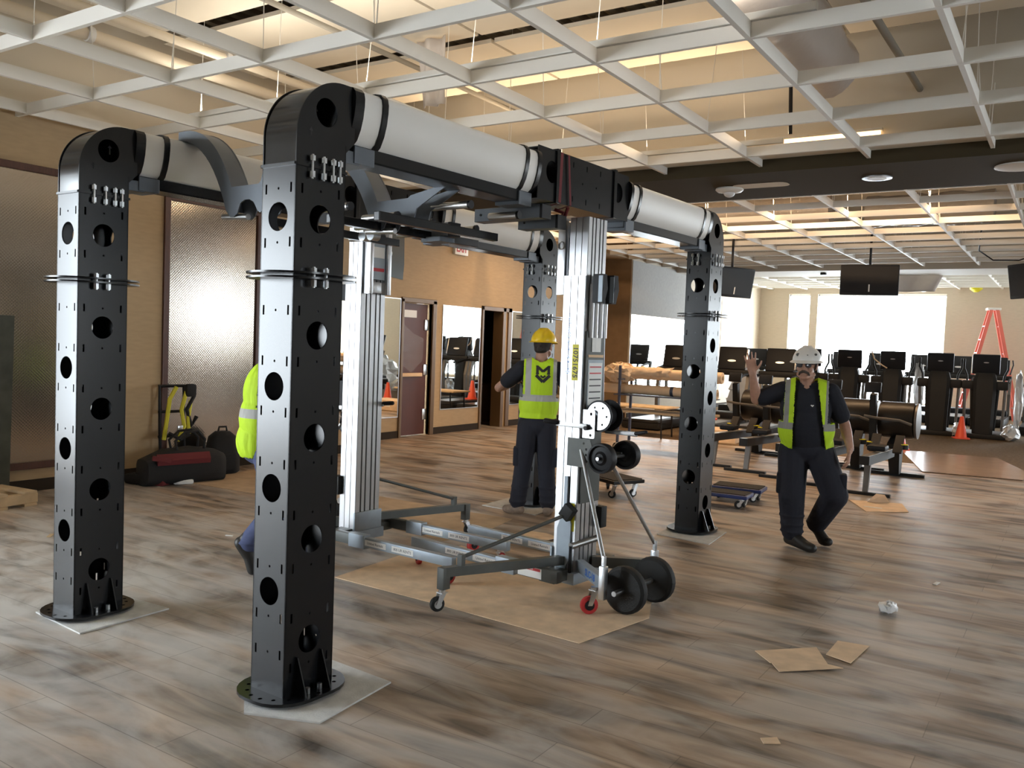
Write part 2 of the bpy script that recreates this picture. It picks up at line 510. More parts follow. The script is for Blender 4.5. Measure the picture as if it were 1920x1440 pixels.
# far wall: window openings
def wall_with_holes(axis, c0, c1, a0, a1, holes, name, m):
    """axis 'y': wall spans x; holes = (a0,a1,z0,z1)"""
    q = MB(); cur = a0
    def bx(p0, p1, z0, z1):
        if axis == 'y': q.box((p0, c0, z0), (p1, c1, z1))
        else: q.box((c0, p0, z0), (c1, p1, z1))
    for h0, h1, z0, z1 in holes:
        bx(cur, h0, 0, TOP); bx(h0, h1, 0, z0); bx(h0, h1, z1, TOP); cur = h1
    bx(cur, a1, 0, TOP)
    return S(q, name, m)
far_w = [(-7.50, -6.87, .25, 3.42), (-6.64, -3.12, .25, 3.42), (.9, 2.9, .25, 3.42), (6.2, 8.8, .25, 3.42)]
wall_with_holes('y', 27.0, 27.2, -8.6, 9.2, far_w, 'wall_far', M['wall_pale'])
right_w = [(5.2, 7.8, .9, 3.1), (19.0, 21.0, 1.7, 2.9)]
wall_with_holes('x', 9.0, 9.2, -5.3, 27.2, right_w, 'wall_right', M['wall_pale'])
wall_with_holes('y', -5.3, -5.1, -8.6, 9.2, [], 'wall_back', M['dark'])
# window frames with glass
def window(n, axis, c, a0, a1, z0, z1, div):
    q = MB()
    P = (lambda a, d, z: (a, c + d, z)) if axis == 'y' else (lambda a, d, z: (c + d, a, z))
    def bar(p0, p1, q0, q1): q.box(P(p0, -.03, q0), P(p1, .03, q1))
    bar(a0, a1, z0, z0 + .05); bar(a0, a1, z1 - .05, z1)
    for i in range(div + 1):
        a = a0 + (a1 - a0) * i / div
        bar(max(a0, a - .025), min(a1, a + .025), z0, z1)
    return S(q, 'window_%d' % n, M['alu_frame'])
window(1, 'y', 27.12, *far_w[0], 1); window(2, 'y', 27.12, *far_w[1], 1); window(3, 'y', 27.12, *far_w[2], 2); window(4, 'y', 27.12, *far_w[3], 2)
window(5, 'x', 9.12, *right_w[0], 4); window(6, 'x', 9.12, *right_w[1], 2); window(7, 'x', -8.52, -3.6, .75, .08, 3.12, 3); window(8, 'x', -8.52, 23.2, 23.75, .3, 3.3, 1)

# baseboards
for i, (lo, hi) in enumerate([((XL, .75, 0), (XL + .015, YC, .115)), ((XR_, YC, 0), (XR_ + .015, 10.62, .115)), ((XR_, 11.50, 0), (XR_ + .015, 12.84, .115)),
                              ((XR_, 13.80, 0), (XR_ + .015, 17.6, .115)), ((-9.1, 17.585, 0), (-8.42, 17.6, .115)), ((XL, 17.62, 0), (XL + .015, 27, .115)), ((-8.4, 26.985, 0), (9, 27, .115))]):
    S(MB().box(lo, hi), ['baseboard_left', 'baseboard_recess', 'baseboard_pier', 'baseboard_recess_end', 'baseboard_return', 'baseboard_gym', 'baseboard_far'][i], M['base'])

# corridor behind the open doorway
b = MB()
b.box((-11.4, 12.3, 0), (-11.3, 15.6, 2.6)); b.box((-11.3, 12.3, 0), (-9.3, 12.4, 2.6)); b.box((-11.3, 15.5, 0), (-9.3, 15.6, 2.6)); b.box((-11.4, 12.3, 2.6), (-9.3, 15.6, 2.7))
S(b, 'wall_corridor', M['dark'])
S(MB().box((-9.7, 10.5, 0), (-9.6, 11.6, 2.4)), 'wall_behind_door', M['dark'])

# door 1: closed dark red leaf; door 2: open frame
d1 = MB()
for lo, hi in (((-9.16, 10.60, 0), (-9.07, 10.66, 2.26)), ((-9.16, 11.40, 0), (-9.07, 11.50, 2.26)), ((-9.16, 10.60, 2.20), (-9.07, 11.50, 2.28))):
    d1.box(lo, hi, .008)
d1 = S(d1, 'door_1', M['door_frame'])
MB().box((-9.19, 10.665, .02), (-9.145, 11.34, 2.19), .004).build('door_leaf', M['door'], d1, 0)
MB().box((-9.145, 10.69, .99), (-9.10, 11.20, 1.05), .01).build('push_bar', M['kraft'], d1)
MB().box((-9.145, 10.74, 1.96), (-9.138, 11.05, 2.08)).build('paper_notice', M['sticker'], d1, 0)
for z in (.35, 1.10, 1.85):
    MB().box((-9.145, 11.26, z - .09), (-9.13, 11.36, z + .09), .004).build('hinge', M['zinc'], d1)
M['film'] = mat('thin_clear_film', (.6, .55, .5), .15, 0, .6, bump=.8, bscale=9, alpha=.07)
MB().plate([(10.69, 1.20), (10.95, 1.05), (11.24, 1.25), (11.25, 1.62), (10.98, 1.70), (10.69, 1.88)], [], .002, ((-9.143, 0, 0), (0, 1, 0), (0, 0, 1))).build('plastic_film', M['film'], d1, 0)
d2 = MB()
for lo, hi in (((-9.22, 12.84, 0), (-9.07, 12.90, 2.26)), ((-9.30, 13.52, 0), (-9.07, 13.62, 2.26)), ((-9.14, 13.70, 0), (-9.07, 13.82, 2.26)), ((-9.22, 12.84, 2.18), (-9.07, 13.82, 2.26))):
    d2.box(lo, hi, .008)
S(d2, 'door_2', M['door_frame'])

# soffits across the room
def soffit(n, y0, y1, m, x0=-8.4):
    q = MB(); q.box((x0, y0, H - .06), (9, y1, TOP))
    return S(q, 'trim_%d' % n, m)
soffit(1, 9.02, 10.52, M['soffit']); soffit(2, 20.15, 21.65, M['soffit_pale'])
S(MB().box((-9.1, 9.1, H + .02), (-8.4, 17.6, H + .10)), 'trim_3', M['wall'])

# deck above the open ceiling: ribs, cream boards with gaps, pipes
S(MB().box((-12, -5.3, TOP), (9.4, 27.6, TOP + .1)), 'ceiling', M['deck'])
b = MB()
x = -8.3
while x < 4:
    b.box((x, -5, TOP - .07), (x + .09, 9.0, TOP)); x += .2
S(b, 'ceiling_ribs', M['rib'])
b = MB()
ys = [-3.67 + 1.49 * i for i in range(9)]
for y0, y1 in zip(ys[:-1], ys[1:]):
    for xa, xb in ((-7.9, -4.9), (-4.86, -1.9), (-1.86, 1.2), (1.24, 5.0)):
        b.box((xa, y0 + .15, 4.50), (xb, min(y1 - .06, 8.95), 4.54))
S(b, 'ceiling_boards', M['panel'])
b = MB()
for y0 in (11.2, 12.9, 14.6, 16.3, 18.0):
    b.box((-8.2, y0, 4.35), (8, y0 + .28, TOP))
for x0 in (-7.2, -3.4, .4, 4.2):
    b.box((x0, 10.6, 4.55), (x0 + .2, 20.1, TOP))
S(b, 'ceiling_beams', M['deck'])

# open egg-crate grid
def crate(name, xs, ys, y0, y1, x0, x1, w=.034, h=.10, wires=True):
    q = MB()
    for x in xs: q.box((x - w / 2, y0, H), (x + w / 2, y1, H + h))
    for y in ys: q.box((x0, y - w / 2, H - .001), (x1, y + w / 2, H + h - .004))
    if wires:
        rnd = random.Random(3)
        for x in xs:
            for y in ys:
                if -8.2 < x < 3 and y > 1.5 and not (y < 9 and abs(x + 1.95) < .55) and not 14.3 < y < 16.1:
                    q.cyl((x, y, H + h), (x + rnd.uniform(-.10, .10), y + rnd.uniform(-.06, .06), TOP), .0035, seg=5)
                    if rnd.random() < .5:
                        q.cyl((x + .02, y, H + h), (x + rnd.uniform(-.05, .05), y, H + h + .35), .005, .003, seg=5)
    return S(q, name, M['grid'])
crate('ceiling_grid', [-8.21 + 1.067 * i for i in range(17)], [3.174 + 1.067 * k for k in range(-7, 6)], -5.1, 9.02, -8.4, 9.0)
S(MB().box((-8.4, 9.0, 3.66), (9.0, 9.018, TOP)), 'trim_4', M['panel'])
S(MB().box((XL, -5, 3.66), (XL + .012, 9.0, TOP)), 'trim_5', M['panel'])
S(MB().box((-8.4, 8.53, 3.625), (9.0, 9.02, 3.645)), 'ceiling_closing_tiles', M['panel'])
crate('ceiling_grid_middle', [-8.0 + 1.04 * i for i in range(17)], [10.92 + .93 * k for k in range(10)], 10.52, 20.15, -8.4, 9.0, w=.03, h=.085)
crate('ceiling_grid_far', [-8.0 + 1.04 * i for i in range(17)], [22.2 + .8 * k for k in range(6)], 21.65, 27.0, -8.4, 9.0, w=.03, h=.085, wires=False)
# ------------------------------------------------------------------ training rig
RIG = empty('training_rig', (-2.79, 2.55, 0), -.028, 'black steel training rig of four round-holed columns joined by white-covered beams', 'training rig')
CW, CD, RL = .215, .285, 4.855     # column width, depth, rig length
SLOT_Z = [.16, .38, .60, .835, 1.055, 1.28, 1.50, 1.72, 2.01, 2.24]
HOLE_X = [.265, .715, 1.165, 1.615, 2.12]
HOLE_Y = [.49, .945, 1.39, 2.12]
def face_holes(w, zs, slots):
    out = [circle(w / 2, z, .062) for z in zs]
    for z in slots:
        out += [rect(w * .13, z, .011, .042), rect(w * .87, z + .001, .011, .042), circle(w / 2, z, .006, 8)]
    return out

def column(x1, y0, flip):
    """x1 = right face, y0 = front face"""
    root_m = MB()
    t, z0, z1 = .006, .02, 2.335
    sl_y = [z for z in SLOT_Z if z > .3] + [.22]
    ho, hx = face_holes(CW, HOLE_Y, sl_y), face_holes(CD, HOLE_X, [z for z in SLOT_Z if min(abs(z - h) for h in HOLE_X) > .075])
    oy, ox = [(0, z0), (CW, z0), (CW, z1), (0, z1)], [(0, z0), (CD, z0), (CD, z1), (0, z1)]
    root_m.plate(oy, ho, t, ((x1 - CW, y0 + t, 0), (1, 0, 0), (0, 0, 1)))
    root_m.plate(oy, ho, t, ((x1 - CW, y0 + CD, 0), (1, 0, 0), (0, 0, 1)))
    root_m.plate(ox, hx, t, ((x1 - t, y0, 0), (0, 1, 0), (0, 0, 1)))
    root_m.plate(ox, hx, t, ((x1 - CW, y0, 0), (0, 1, 0), (0, 0, 1)))
    c = root_m.build('column', M['black_steel'], RIG, 20)
    cx, cy = x1 - CW / 2, y0 + CD / 2
    # base plate with bolt holes
    holes = [circle(cx + .175 * math.cos(a), cy + .205 * math.sin(a), .010, 8) for a in [2 * PI * i / 18 for i in range(18)]]
    MB().plate(rrect(cx, cy, .40, .47, .17), holes, .014, ((0, 0, .022), (1, 0, 0), (0, 1, 0))).build('base_plate', M['black_steel'], c, 20)
    MB().plate(rrect(cx, cy, .33, .40, .14), [], .012, ((0, 0, .0095), (1, 0, 0), (0, 1, 0))).build('leveling_plate', M['rubber'], c, 20)
    for dy in (-.07, .07):
        MB().plate([(0, .036), (.075, .036), (.012, .20), (0, .20)], [], .006, ((x1, cy + dy, 0), (1, 0, 0), (0, 0, 1))).build('gusset', M['black_steel'], c, 0)
        MB().cyl((x1 + .035, cy + dy * .5, .036), (x1 + .035, cy + dy * .5, .062), .012, seg=6).build('base_bolt', M['zinc'], c, 0)
    # splice flange half way up
    for z in (1.855, 1.876):
        MB().plate(rrect(cx, cy, .40, .47, .17), [rect(cx, cy, CW - .012, CD - .012)], .008, ((0, 0, z), (1, 0, 0), (0, 1, 0))).build('splice_flange', M['black_steel'], c, 20)
    for dy in (-.055, .015):
        q = MB(); q.cyl((x1 + .028, cy + dy, 1.825), (x1 + .028, cy + dy, 1.853), .014, seg=6); q.cyl((x1 + .028, cy + dy, 1.88), (x1 + .028, cy + dy, 1.905), .014, seg=6); q.cyl((x1 + .028, cy + dy, 1.82), (x1 + .028, cy + dy, 1.91), .007, seg=8)
        q.build('splice_bolt', M['zinc'], c, 0)
    # top joint flange and its bolts
    MB().plate(rrect(cx, cy, CW + .018, CD + .018, .01, 2), [], .012, ((0, 0, 2.334), (1, 0, 0), (0, 1, 0))).build('joint_flange', M['black_steel'], c, 0)
    spots = [(x1 + .018, y0 + d) for d in (.075, .14, .195, .235)]
    if y0 > 2: spots += [(x1 - CW + d, y0 - .018) for d in (.06, .11)]
    for bx, by in spots:
        q = MB(); q.cyl((bx, by, 2.29), (bx, by, 2.316), .0125, seg=6); q.cyl((bx, by, 2.36), (bx, by, 2.382), .0125, seg=6); q.cyl((bx, by, 2.284), (bx, by, 2.388), .0055, seg=8)
        q.build('joint_bolt', M['zinc'], c, 0)
    return c

def elbow(x1, flip):
    """curved corner from column top into beam; local y runs from the outer face inward"""
    q = MB()
    if flip: q.T = Matrix.Translation((0, RL, 0)) @ Matrix.Diagonal((1, -1, 1, 1))
    R, yc, zc = .262, .262, 2.435
    arc = [(yc - R * math.cos(a), zc + R * math.sin(a)) for a in [PI / 2 * i / 16 for i in range(17)]]
    prof = [(0, 2.346)] + arc + [(.335, 2.697), (.335, 2.45), (.31, 2.425), (CD, 2.40), (CD, 2.346)]
    hole = [circle(.165, 2.552, .062)]
    q.plate(prof, hole, .006, ((x1 - .006, 0, 0), (0, 1, 0), (0, 0, 1)))
    q.plate(prof, hole, .006, ((x1 - CW, 0, 0), (0, 1, 0), (0, 0, 1)))
    q.box((x1 - CW, CD - .006, 2.346), (x1, CD, 2.43))
    e = q.build('elbow', M['black_steel'], RIG, 20)
    s = MB(); s.T = q.T
    pts = [(.004, 2.346), (.004, 2.40)] + [(p[0] + .004, p[1] - .004) for p in arc] + [(.335, 2.692)]
    s.loft([[(x1 - CW + .006, p[0], p[1]), (x1 - .006, p[0], p[1])] for p in pts], False, False)
    s.build('curved_shell', M['black_gloss'], e, 30)
    # white location arrow printed on the inside of the far plate
    a = MB(); a.T = q.T
    ax = x1 - CW + .0075
    a.plate([(.285, 2.575), (.293, 2.575), (.293, 2.612), (.302, 2.612), (.289, 2.630), (.276, 2.612), (.285, 2.612)], [], .0008, ((ax, 0, 0), (0, 1, 0), (0, 0, 1)))
    a.build('arrow_mark', M['sticker'], e, 0)
    b = MB(); b.T = q.T
    b.plate([(.075, 2.44), (.080, 2.44), (.080, 2.458), (.087, 2.458), (.0775, 2.475), (.068, 2.458), (.075, 2.458)], [], .0008, ((x1 + .0002, 0, 0), (0, 1, 0), (0, 0, 1)))
    b.build('arrow_slot', M['rubber'], e, 0)
    # end cap flange that meets the cover
    f = MB(); f.T = q.T
    cover_ring(f, x1 - CW / 2, .315, .372, 1.0)
    f.build('end_flange', M['black_steel'], e, 30)
    # bright bracket under the beam end
    k = MB(); k.T = q.T
    k.box((x1 - CW + .02, .30, 2.365), (x1 - .03, .40, 2.425), .004)
    k.build('end_bracket', M['grey_steel'], e, 0)
    return e

HALF = [(.0, 2.452), (.060, 2.452), (.086, 2.475), (.108, 2.52), (.122, 2.57), (.129, 2.62), (.130, 2.655), (.124, 2.682), (.108, 2.699), (.075, 2.706), (0, 2.708)]
PROF = [(x, z) for x, z in HALF] + [(-x, z) for x, z in reversed(HALF[1:-1])]
def cover_ring(q, cx, y0, y1, k):
    zc = 2.58
    r = lambda y: [(cx + x * k, y, zc + (z - zc) * k) for x, z in PROF]
    return q.loft([r(y0), r(y1)])

def beam(x1):
    cx = x1 - CW / 2
    for a, b in ((.52, 1.68), (3.175, 4.335)):
        cover_ring(MB(), cx, a, b, 1.0).build('beam_cover', M['cover'], RIG, 40)
    for a, b in ((.372, .488), (1.712, 1.81), (3.045, 3.143), (4.367, 4.483)):
        cover_ring(MB(), cx, a, b, .975).build('cover_band', M['cover'], RIG, 40)
    for a, b in ((.488, .52), (1.68, 1.712), (1.81, 1.845), (3.01, 3.045), (3.143, 3.175), (4.335, 4.367)):
        cover_ring(MB(), cx, a, b, 1.055).build('cover_ring', M['black_steel'], RIG, 40)
    # bolted middle section
    q = MB()
    t = .008
    prof = [(1.845, 2.43), (3.01, 2.43), (3.01, 2.74), (1.845, 2.74)]
    holes = [circle(2.0, 2.605, .066), circle(2.855, 2.605, .066)]
    for y in (2.25, 2.42, 2.6):
        holes += [rect(y, 2.69, .010, .034), rect(y, 2.48, .010, .034), circle(y - .05, 2.59, .007, 8)]
    q.plate(prof, holes, t, ((x1 - t, 0, 0), (0, 1, 0), (0, 0, 1)))
    q.plate(prof, holes, t, ((x1 - CW, 0, 0), (0, 1, 0), (0, 0, 1)))
    q.box((x1 - CW + t, 1.845, 2.43), (x1 - t, 3.01, 2.438)); q.box((x1 - CW + t, 1.845, 2.725), (x1 - t, 3.01, 2.733))
    c = q.build('beam_joint', M['black_steel'], RIG, 20)
    for y in (2.06, 2.80):
        MB().box((x1 - CW - .012, y - .02, 2.425), (x1 + .012, y + .02, 2.752), .004).build('joint_strap', M['black_steel'], c, 0)
    # channel trays under the covers
    for a, b in ((.36, 1.82), (3.03, 4.49)):
        tr = MB()
        tr.box((cx - .085, a, 2.392), (cx + .075, b, 2.40)); tr.box((cx + .067, a, 2.392), (cx + .075, b, 2.456)); tr.box((cx - .085, a, 2.392), (cx - .077, b, 2.456))
        tr.build('beam_tray', M['black_steel'], RIG, 0)
        for y0, y1 in ((a, a + .13), (b - .13, b)):
            MB().box((cx - .09, y0, 2.372), (cx + .085, y1, 2.452), .004).build('tray_clamp', M['grey_steel'], RIG, 0)

for x1 in (0.0, -1.715):
    column(x1, 0.0, False); column(x1, RL - CD, True)
    elbow(x1, False); elbow(x1, True)
    beam(x1)

# arched bracket trusses that carry the pull-up rack between the beams
def truss(x0, y, arm=(.88, 2.66), dz=0.0):
    """x0: where the arch leaves the beam; plate in the x-z plane, two flanges joined by a web"""
    def arc(p, pc, p2, n=12):
        return [((1 - s) ** 2 * p[0] + 2 * s * (1 - s) * pc[0] + s * s * p2[0], (1 - s) ** 2 * p[1] + 2 * s * (1 - s) * pc[1] + s * s * p2[1]) for s in [i / n for i in range(n + 1)]]
    outer = arc((0, 2.785), (.33, 2.82), (.505, 2.43))                       # upper edge of the arch
    inner = arc((0, 2.735), (.30, 2.72), (.46, 2.30))                        # lower edge
    claw_top = [(.735, 2.432), (.755, 2.445), (arm[0] - .05, arm[1]), (arm[0], arm[1])]
    claw_bot = [(.80, 2.37), (.775, 2.285), (.755, 2.275), (.735, 2.285), (.70, 2.335), (.665, 2.352), (.62, 2.352), (.585, 2.335), (.56, 2.28), (.53, 2.262), (.50, 2.262)]
    poly = outer + claw_top + claw_bot + list(reversed(inner))
    f = MB()
    for dy in (0, .12):
        f.plate(poly, [], .008, ((x0, y + dy + .008, 0), (1, 0, 0), (0, 0, 1)))
    f.loft([[(x0 + a, y + .002, z - .003), (x0 + a, y + .126, z - .003)] for a, z in outer], False, False)
    f.loft([[(x0 + a, y + .002, z + .003), (x0 + a, y + .126, z + .003)] for a, z in inner], False, False)
    f.v = [(a, b_, z + dz) for a, b_, z in f.v]
    t = f.build('arched_bracket', M['grey_steel'], RIG, 30)
    g = MB(); g.cyl((x0 + .40, y + .03, 2.272 + dz), (x0 + .62, y + .03, 2.262 + dz), .017, seg=14)
    g.build('hook_tube', M['tube_steel'], t)
    return t
truss(-1.75, .615); truss(-1.12, 1.13, (1.02, 2.485), -.05)

# pull-up rack: rails, rungs with black caps, clamp boxes
for x, ya, yb in ((-1.02, .72, 1.75), (-.60, .75, 2.05), (-.30, .80, 1.85)):
    MB().box((x - .02, ya, 2.215), (x + .02, yb, 2.262), .004).build('rack_rail', M['black_steel'], RIG, 0)
def grip(xa, xb, y, z, r=.021):
    g = MB().cyl((xa, y, z), (xb, y, z), r, seg=16).build('grip_tube', M['tube_steel'], RIG)
    MB().cyl((xb - .002, y, z), (xb + .014, y, z), r * 1.12, seg=16).build('tube_cap', M['plastic_black'], g)
for xa, xb, y, z in ((-.66, -.41, 1.07, 2.28), (-.68, -.42, 1.38, 2.28), (-.32, -.06, 1.27, 2.345), (-.75, -.50, .80, 2.30), (-.18, .02, 1.62, 2.33),
                     (-.95, -.70, 1.30, 2.28), (-.62, -.36, 1.72, 2.28), (-.95, -.66, 1.68, 2.28), (-1.25, -1.0, .95, 2.26), (-1.3, -1.02, 1.6, 2.26)):
    grip(xa, xb, y, z)
def clamp_box(xa, xb, y, z):
    k = MB().box((xa, y - .05, z - .04), (xb, y + .05, z + .04), .004).build('clamp_box', M['grey_steel'], RIG, 0)
    MB().box((xb - .004, y - .05, z - .042), (xb + .016, y + .052, z + .042), .004).build('box_end', M['plastic_black'], k, 0)
    MB().cyl((xa + .05, y - .0505, z), (xa + .05, y - .056, z), .007, seg=8).build('box_screw', M['plastic_black'], k, 0)
clamp_box(-.47, .02, 1.90, 2.385); clamp_box(-.26, .02, 2.08, 2.345); clamp_box(-.74, -.45, 1.62, 2.27)
for dx in (0, .07):
    MB().cyl((-.90 + dx, 1.30, 2.225), (-.90 + dx, 1.36, 2.225), .03, seg=16).build('rubber_bumper', M['zinc'], RIG)
MB().box((-.62, 1.52, 2.195), (-.47, 1.66, 2.225), .004).build('angle_bracket', M['grey_steel'], RIG, 0)

# the corners and beams sit a little higher, rising towards the rear right column
def raise_parts(o):
    if o.type == 'MESH' and o.name.split('.')[0] in LIFTED or (o.parent is not None and o.parent.name.split('.')[0] in LIFTED):
        up = True
    else:
        up = False
    if o.type == 'MESH':
        for v in o.data.vertices:
            if up and v.co.z > 2.36: v.co.z += .032
            k = min(1.0, max(0.0, (v.co.x + 1.0) / .7)) * max(0.0, v.co.y) * .0052
            if v.co.z > .1: v.co.z *= 1 + k
    for ch in o.children: raise_parts(ch)
LIFTED = {'elbow', 'beam_cover', 'cover_band', 'cover_ring', 'beam_joint', 'beam_tray', 'tray_clamp'}
raise_parts(RIG)

# grey boards under the four feet
def board(pts, z, label, m='mat_grey'):
    q = MB().plate(pts, [], .008, ((0, 0, z), (1, 0, 0), (0, 1, 0)))
    return q.build('protective_board', M[m], None, 0, label, 'floor board', 'grey boards under the rig feet')
board([(-3.10, 2.60), (-2.86, 2.40), (-2.545, 2.53), (-2.595, 3.035), (-3.0, 3.06)], .001, 'grey felt board under the nearest rig column')
board([(-4.80, 2.55), (-4.29, 2.51), (-4.30, 3.05), (-4.86, 3.02)], .001, 'grey felt board under the left front rig column')
board([(-2.945, 6.90), (-2.45, 6.835), (-2.50, 7.40), (-2.97, 7.42)], .001, 'grey felt board under the right rear rig column beside the walking man')
board([(-4.80, 6.90), (-4.15, 6.85), (-4.2, 7.42), (-4.82, 7.45)], .001, 'grey felt board under the far rig column behind the yellow helmet')
# strap round the joint of the near beam
q = MB()
for y, w in ((2.09, .03), (2.17, .022)):
    s0 = [(.012, y, 2.742), (.012, y - .01, 2.44), (-.11, y, 2.415), (-.227, y, 2.44), (-.227, y, 2.75), (-.11, y + .02, 2.762)]
    q.loft([[(p[0] * 1.02, p[1] - w / 2 + (.05 if p[2] < 2.5 and w < .03 else 0), p[2]), (p[0] * 1.02, p[1] + w / 2 + (.05 if p[2] < 2.5 and w < .03 else 0), p[2]),
             (p[0] * 1.035, p[1] + w / 2 + (.05 if p[2] < 2.5 and w < .03 else 0), p[2] + (.004 if p[2] > 2.7 else 0)), (p[0] * 1.035, p[1] - w / 2 + (.05 if p[2] < 2.5 and w < .03 else 0), p[2] + (.004 if p[2] > 2.7 else 0))] for p in s0 + s0[:1]], False)
q.tube([(.0, 2.20, 2.425), (-.03, 2.22, 2.38), (-.07, 2.20, 2.36), (-.05, 2.24, 2.40), (-.10, 2.2, 2.42)], .012)
st = q.build('lifting_strap', M['red_strap'], None, 30, 'red webbing strap looped around the near beam above the aluminium mast', 'strap')
st.location = (-2.79, 2.55, .052); st.rotation_euler = (0, 0, -.028)
# ------------------------------------------------------------------ things on the walls and ceiling
def wall_panel(y0, y1, z0, z1, label):
    R = empty('diamond_plate_panel', (XL, (y0 + y1) / 2, z0), 0, label, 'wall panel')
    w, h, f = (y1 - y0) / 2, z1 - z0, .07
    MB().box((.004, -w + f, f), (.012, w - f, h - f)).build('metal_sheet', M['diamond'], R, 0)
    for lo, hi in (((.003, -w, 0), (.035, -w + f, h)), ((.003, w - f, 0), (.035, w, h)), ((.003, -w + f, 0), (.035, w - f, f)), ((.003, -w + f, h - f), (.035, w - f, h))):
        MB().box(lo, hi, .006).build('frame_rail', M['dark_wood'], R, 0)
wall_panel(3.30, 4.72, .22, 3.13, 'dark-framed diamond plate panel at the left edge beside the leaning steel post')
wall_panel(5.80, 7.14, .21, 3.10, 'dark-framed diamond plate panel behind the tool bags, left of the nearest column')

def wall_mirror(x, y0, y1, z0, z1, label):
    R = empty('wall_mirror', (x, (y0 + y1) / 2, z0), 0, label, 'mirror')
    w, h = (y1 - y0) / 2, z1 - z0
    MB().box((.002, -w, 0), (.008, w, h)).build('glass', M['mirror'], R, 0)
    for lo, hi in (((.002, -w - .012, -.012), (.014, -w, h + .012)), ((.002, w, -.012), (.014, w + .012, h + .012)), ((.002, -w, -.012), (.014, w, 0)), ((.002, -w, h), (.014, w, h + .012))):
        MB().box(lo, hi).build('edge_trim', M['zinc'], R, 0)
wall_mirror(XR_, 9.82, 10.58, .35, 2.24, 'wall mirror left of the dark red door')
wall_mirror(XR_, 11.70, 12.80, .42, 2.20, 'wall mirror between the dark red door and the open doorway')
wall_mirror(XR_, 13.86, 14.6, .42, 2.20, 'wall mirror right of the open doorway, mostly behind the rear column')
wall_mirror(XL, 8.0, 9.08, .42, 2.15, 'narrow strip of mirror beside the left lift mast')
wall_mirror(XL, 17.66, 21.0, .52, 2.33, 'wide mirror under the grey textile wall beyond the paper rolls')

q = MB(); q.plate([(9.72, 2.58), (10.1, 2.56), (10.3, 2.575), (10.61, 2.55), (10.63, 2.8), (10.62, 3.30), (9.72, 3.32)], [], .012, ((XR_ + .002, 0, 0), (0, 1, 0), (0, 0, 1)))
M['slate'] = mat('dark_slate_glass', (.045, .055, .055), .25, .2)
g = q.build('dark_glass_panel', M['slate'], None, 0, 'dark grey glass panel high on the wall above the mirror and door', 'panel')
MB().box((XR_ + .006, 9.74, 2.545), (XR_ + .018, 10.3, 2.585), .004).build('torn_edge', M['sticker'], g, 0)

ex = empty('exit_sign', (XR_ + .002, 12.11, 3.10), 0, 'white exit sign with red letters on the beige wall under the far beam', 'sign')
MB().box((.0, -.19, 0), (.05, .19, .22), .006).build('sign_box', M['white_plastic'], ex, 20)
text('exit_letters', 'EXIT', .20, M['sticker_red'], ((.0515, 0, .11), (0, 1, 0), (0, 0, 1)), ex, .002, bold=.004, kx=.75)

# soffit fittings
sz = H - .0605
o = empty('smoke_detector', (-3.47, 9.78, sz), 0, 'white domed detector under the dark soffit beside a pale patch', 'detector')
MB().lathe((0, 0, 0), (0, 0, -1), [(.155, 0), (.16, .015), (.14, .035), (.07, .05)], 24).build('housing', M['white_plastic'], o)
MB().ellipsoid((0, 0, -.05), (.065, .065, .05)).build('lens', M['wrap_white'], o)
MB().plate(rrect(-3.08, 9.70, .62, .26, .10), [], .002, ((0, 0, sz - .003), (1, 0, 0), (0, 1, 0))).build('plaster_patch', M['panel'], None, 0, 'pale rounded filler patch on the dark soffit', 'patch')
def downlight(x, y, label, z=sz):
    o = empty('recessed_downlight', (x, y, z), 0, label, 'ceiling light')
    MB().lathe((0, 0, 0), (0, 0, -1), [(.15, 0), (.15, .012), (.10, .016)], 24).build('trim_ring', M['zinc'], o)
    MB().lathe((0, 0, -.012), (0, 0, -1), [(.095, 0), (.095, .006)], 20).build('lamp_face', M['white_plastic'], o)
downlight(-1.85, 9.70, 'round chrome downlight in the dark soffit, right of the pale patch')
q = MB().lathe((-.55, 9.62, sz), (0, 0, -1), [(.22, 0), (.22, .012), (.18, .02)], 24)
q.build('ceiling_speaker', M['white_plastic'], None, 35, 'round white ceiling speaker in the dark soffit at the right edge', 'speaker')
MB().box((-5.05, 20.6, sz - .05), (-4.93, 20.72, sz), .01).build('ceiling_sensor', M['plastic_black'], None, 20, 'small black sensor under the pale far soffit', 'sensor')
for i, (x, y) in enumerate(((-3.62, 26.2), (-2.35, 26.4))):
    MB().lathe((x, y, H), (0, 0, -1), [(.03, -.02), (.16, 0), (.15, .04), (.06, .11)], 20).build('alarm_dome', M['white_plastic' if i == 0 else 'yellow_lab'], None, 35,
        ['small white dome under the far ceiling right of the large window', 'small yellow dome under the far ceiling near the ladder'][i], 'ceiling dome')

# linear fixture glowing behind the near grid
lf = empty('linear_light', (-2.55, 8.95, 3.76), 0, 'warm linear light above the near ceiling grid by the dark soffit', 'ceiling light')
M['glow'] = mat('warm_lamp_glow', (1.0, .66, .34), .5, emit=3.2)
MB().box((-.85, -.02, .0), (.85, .02, .03), .004).build('diffuser', M['glow'], lf, 0)
MB().box((-.87, -.03, .031), (.87, .03, .06), .006).build('housing', M['white_plastic'], lf, 0)

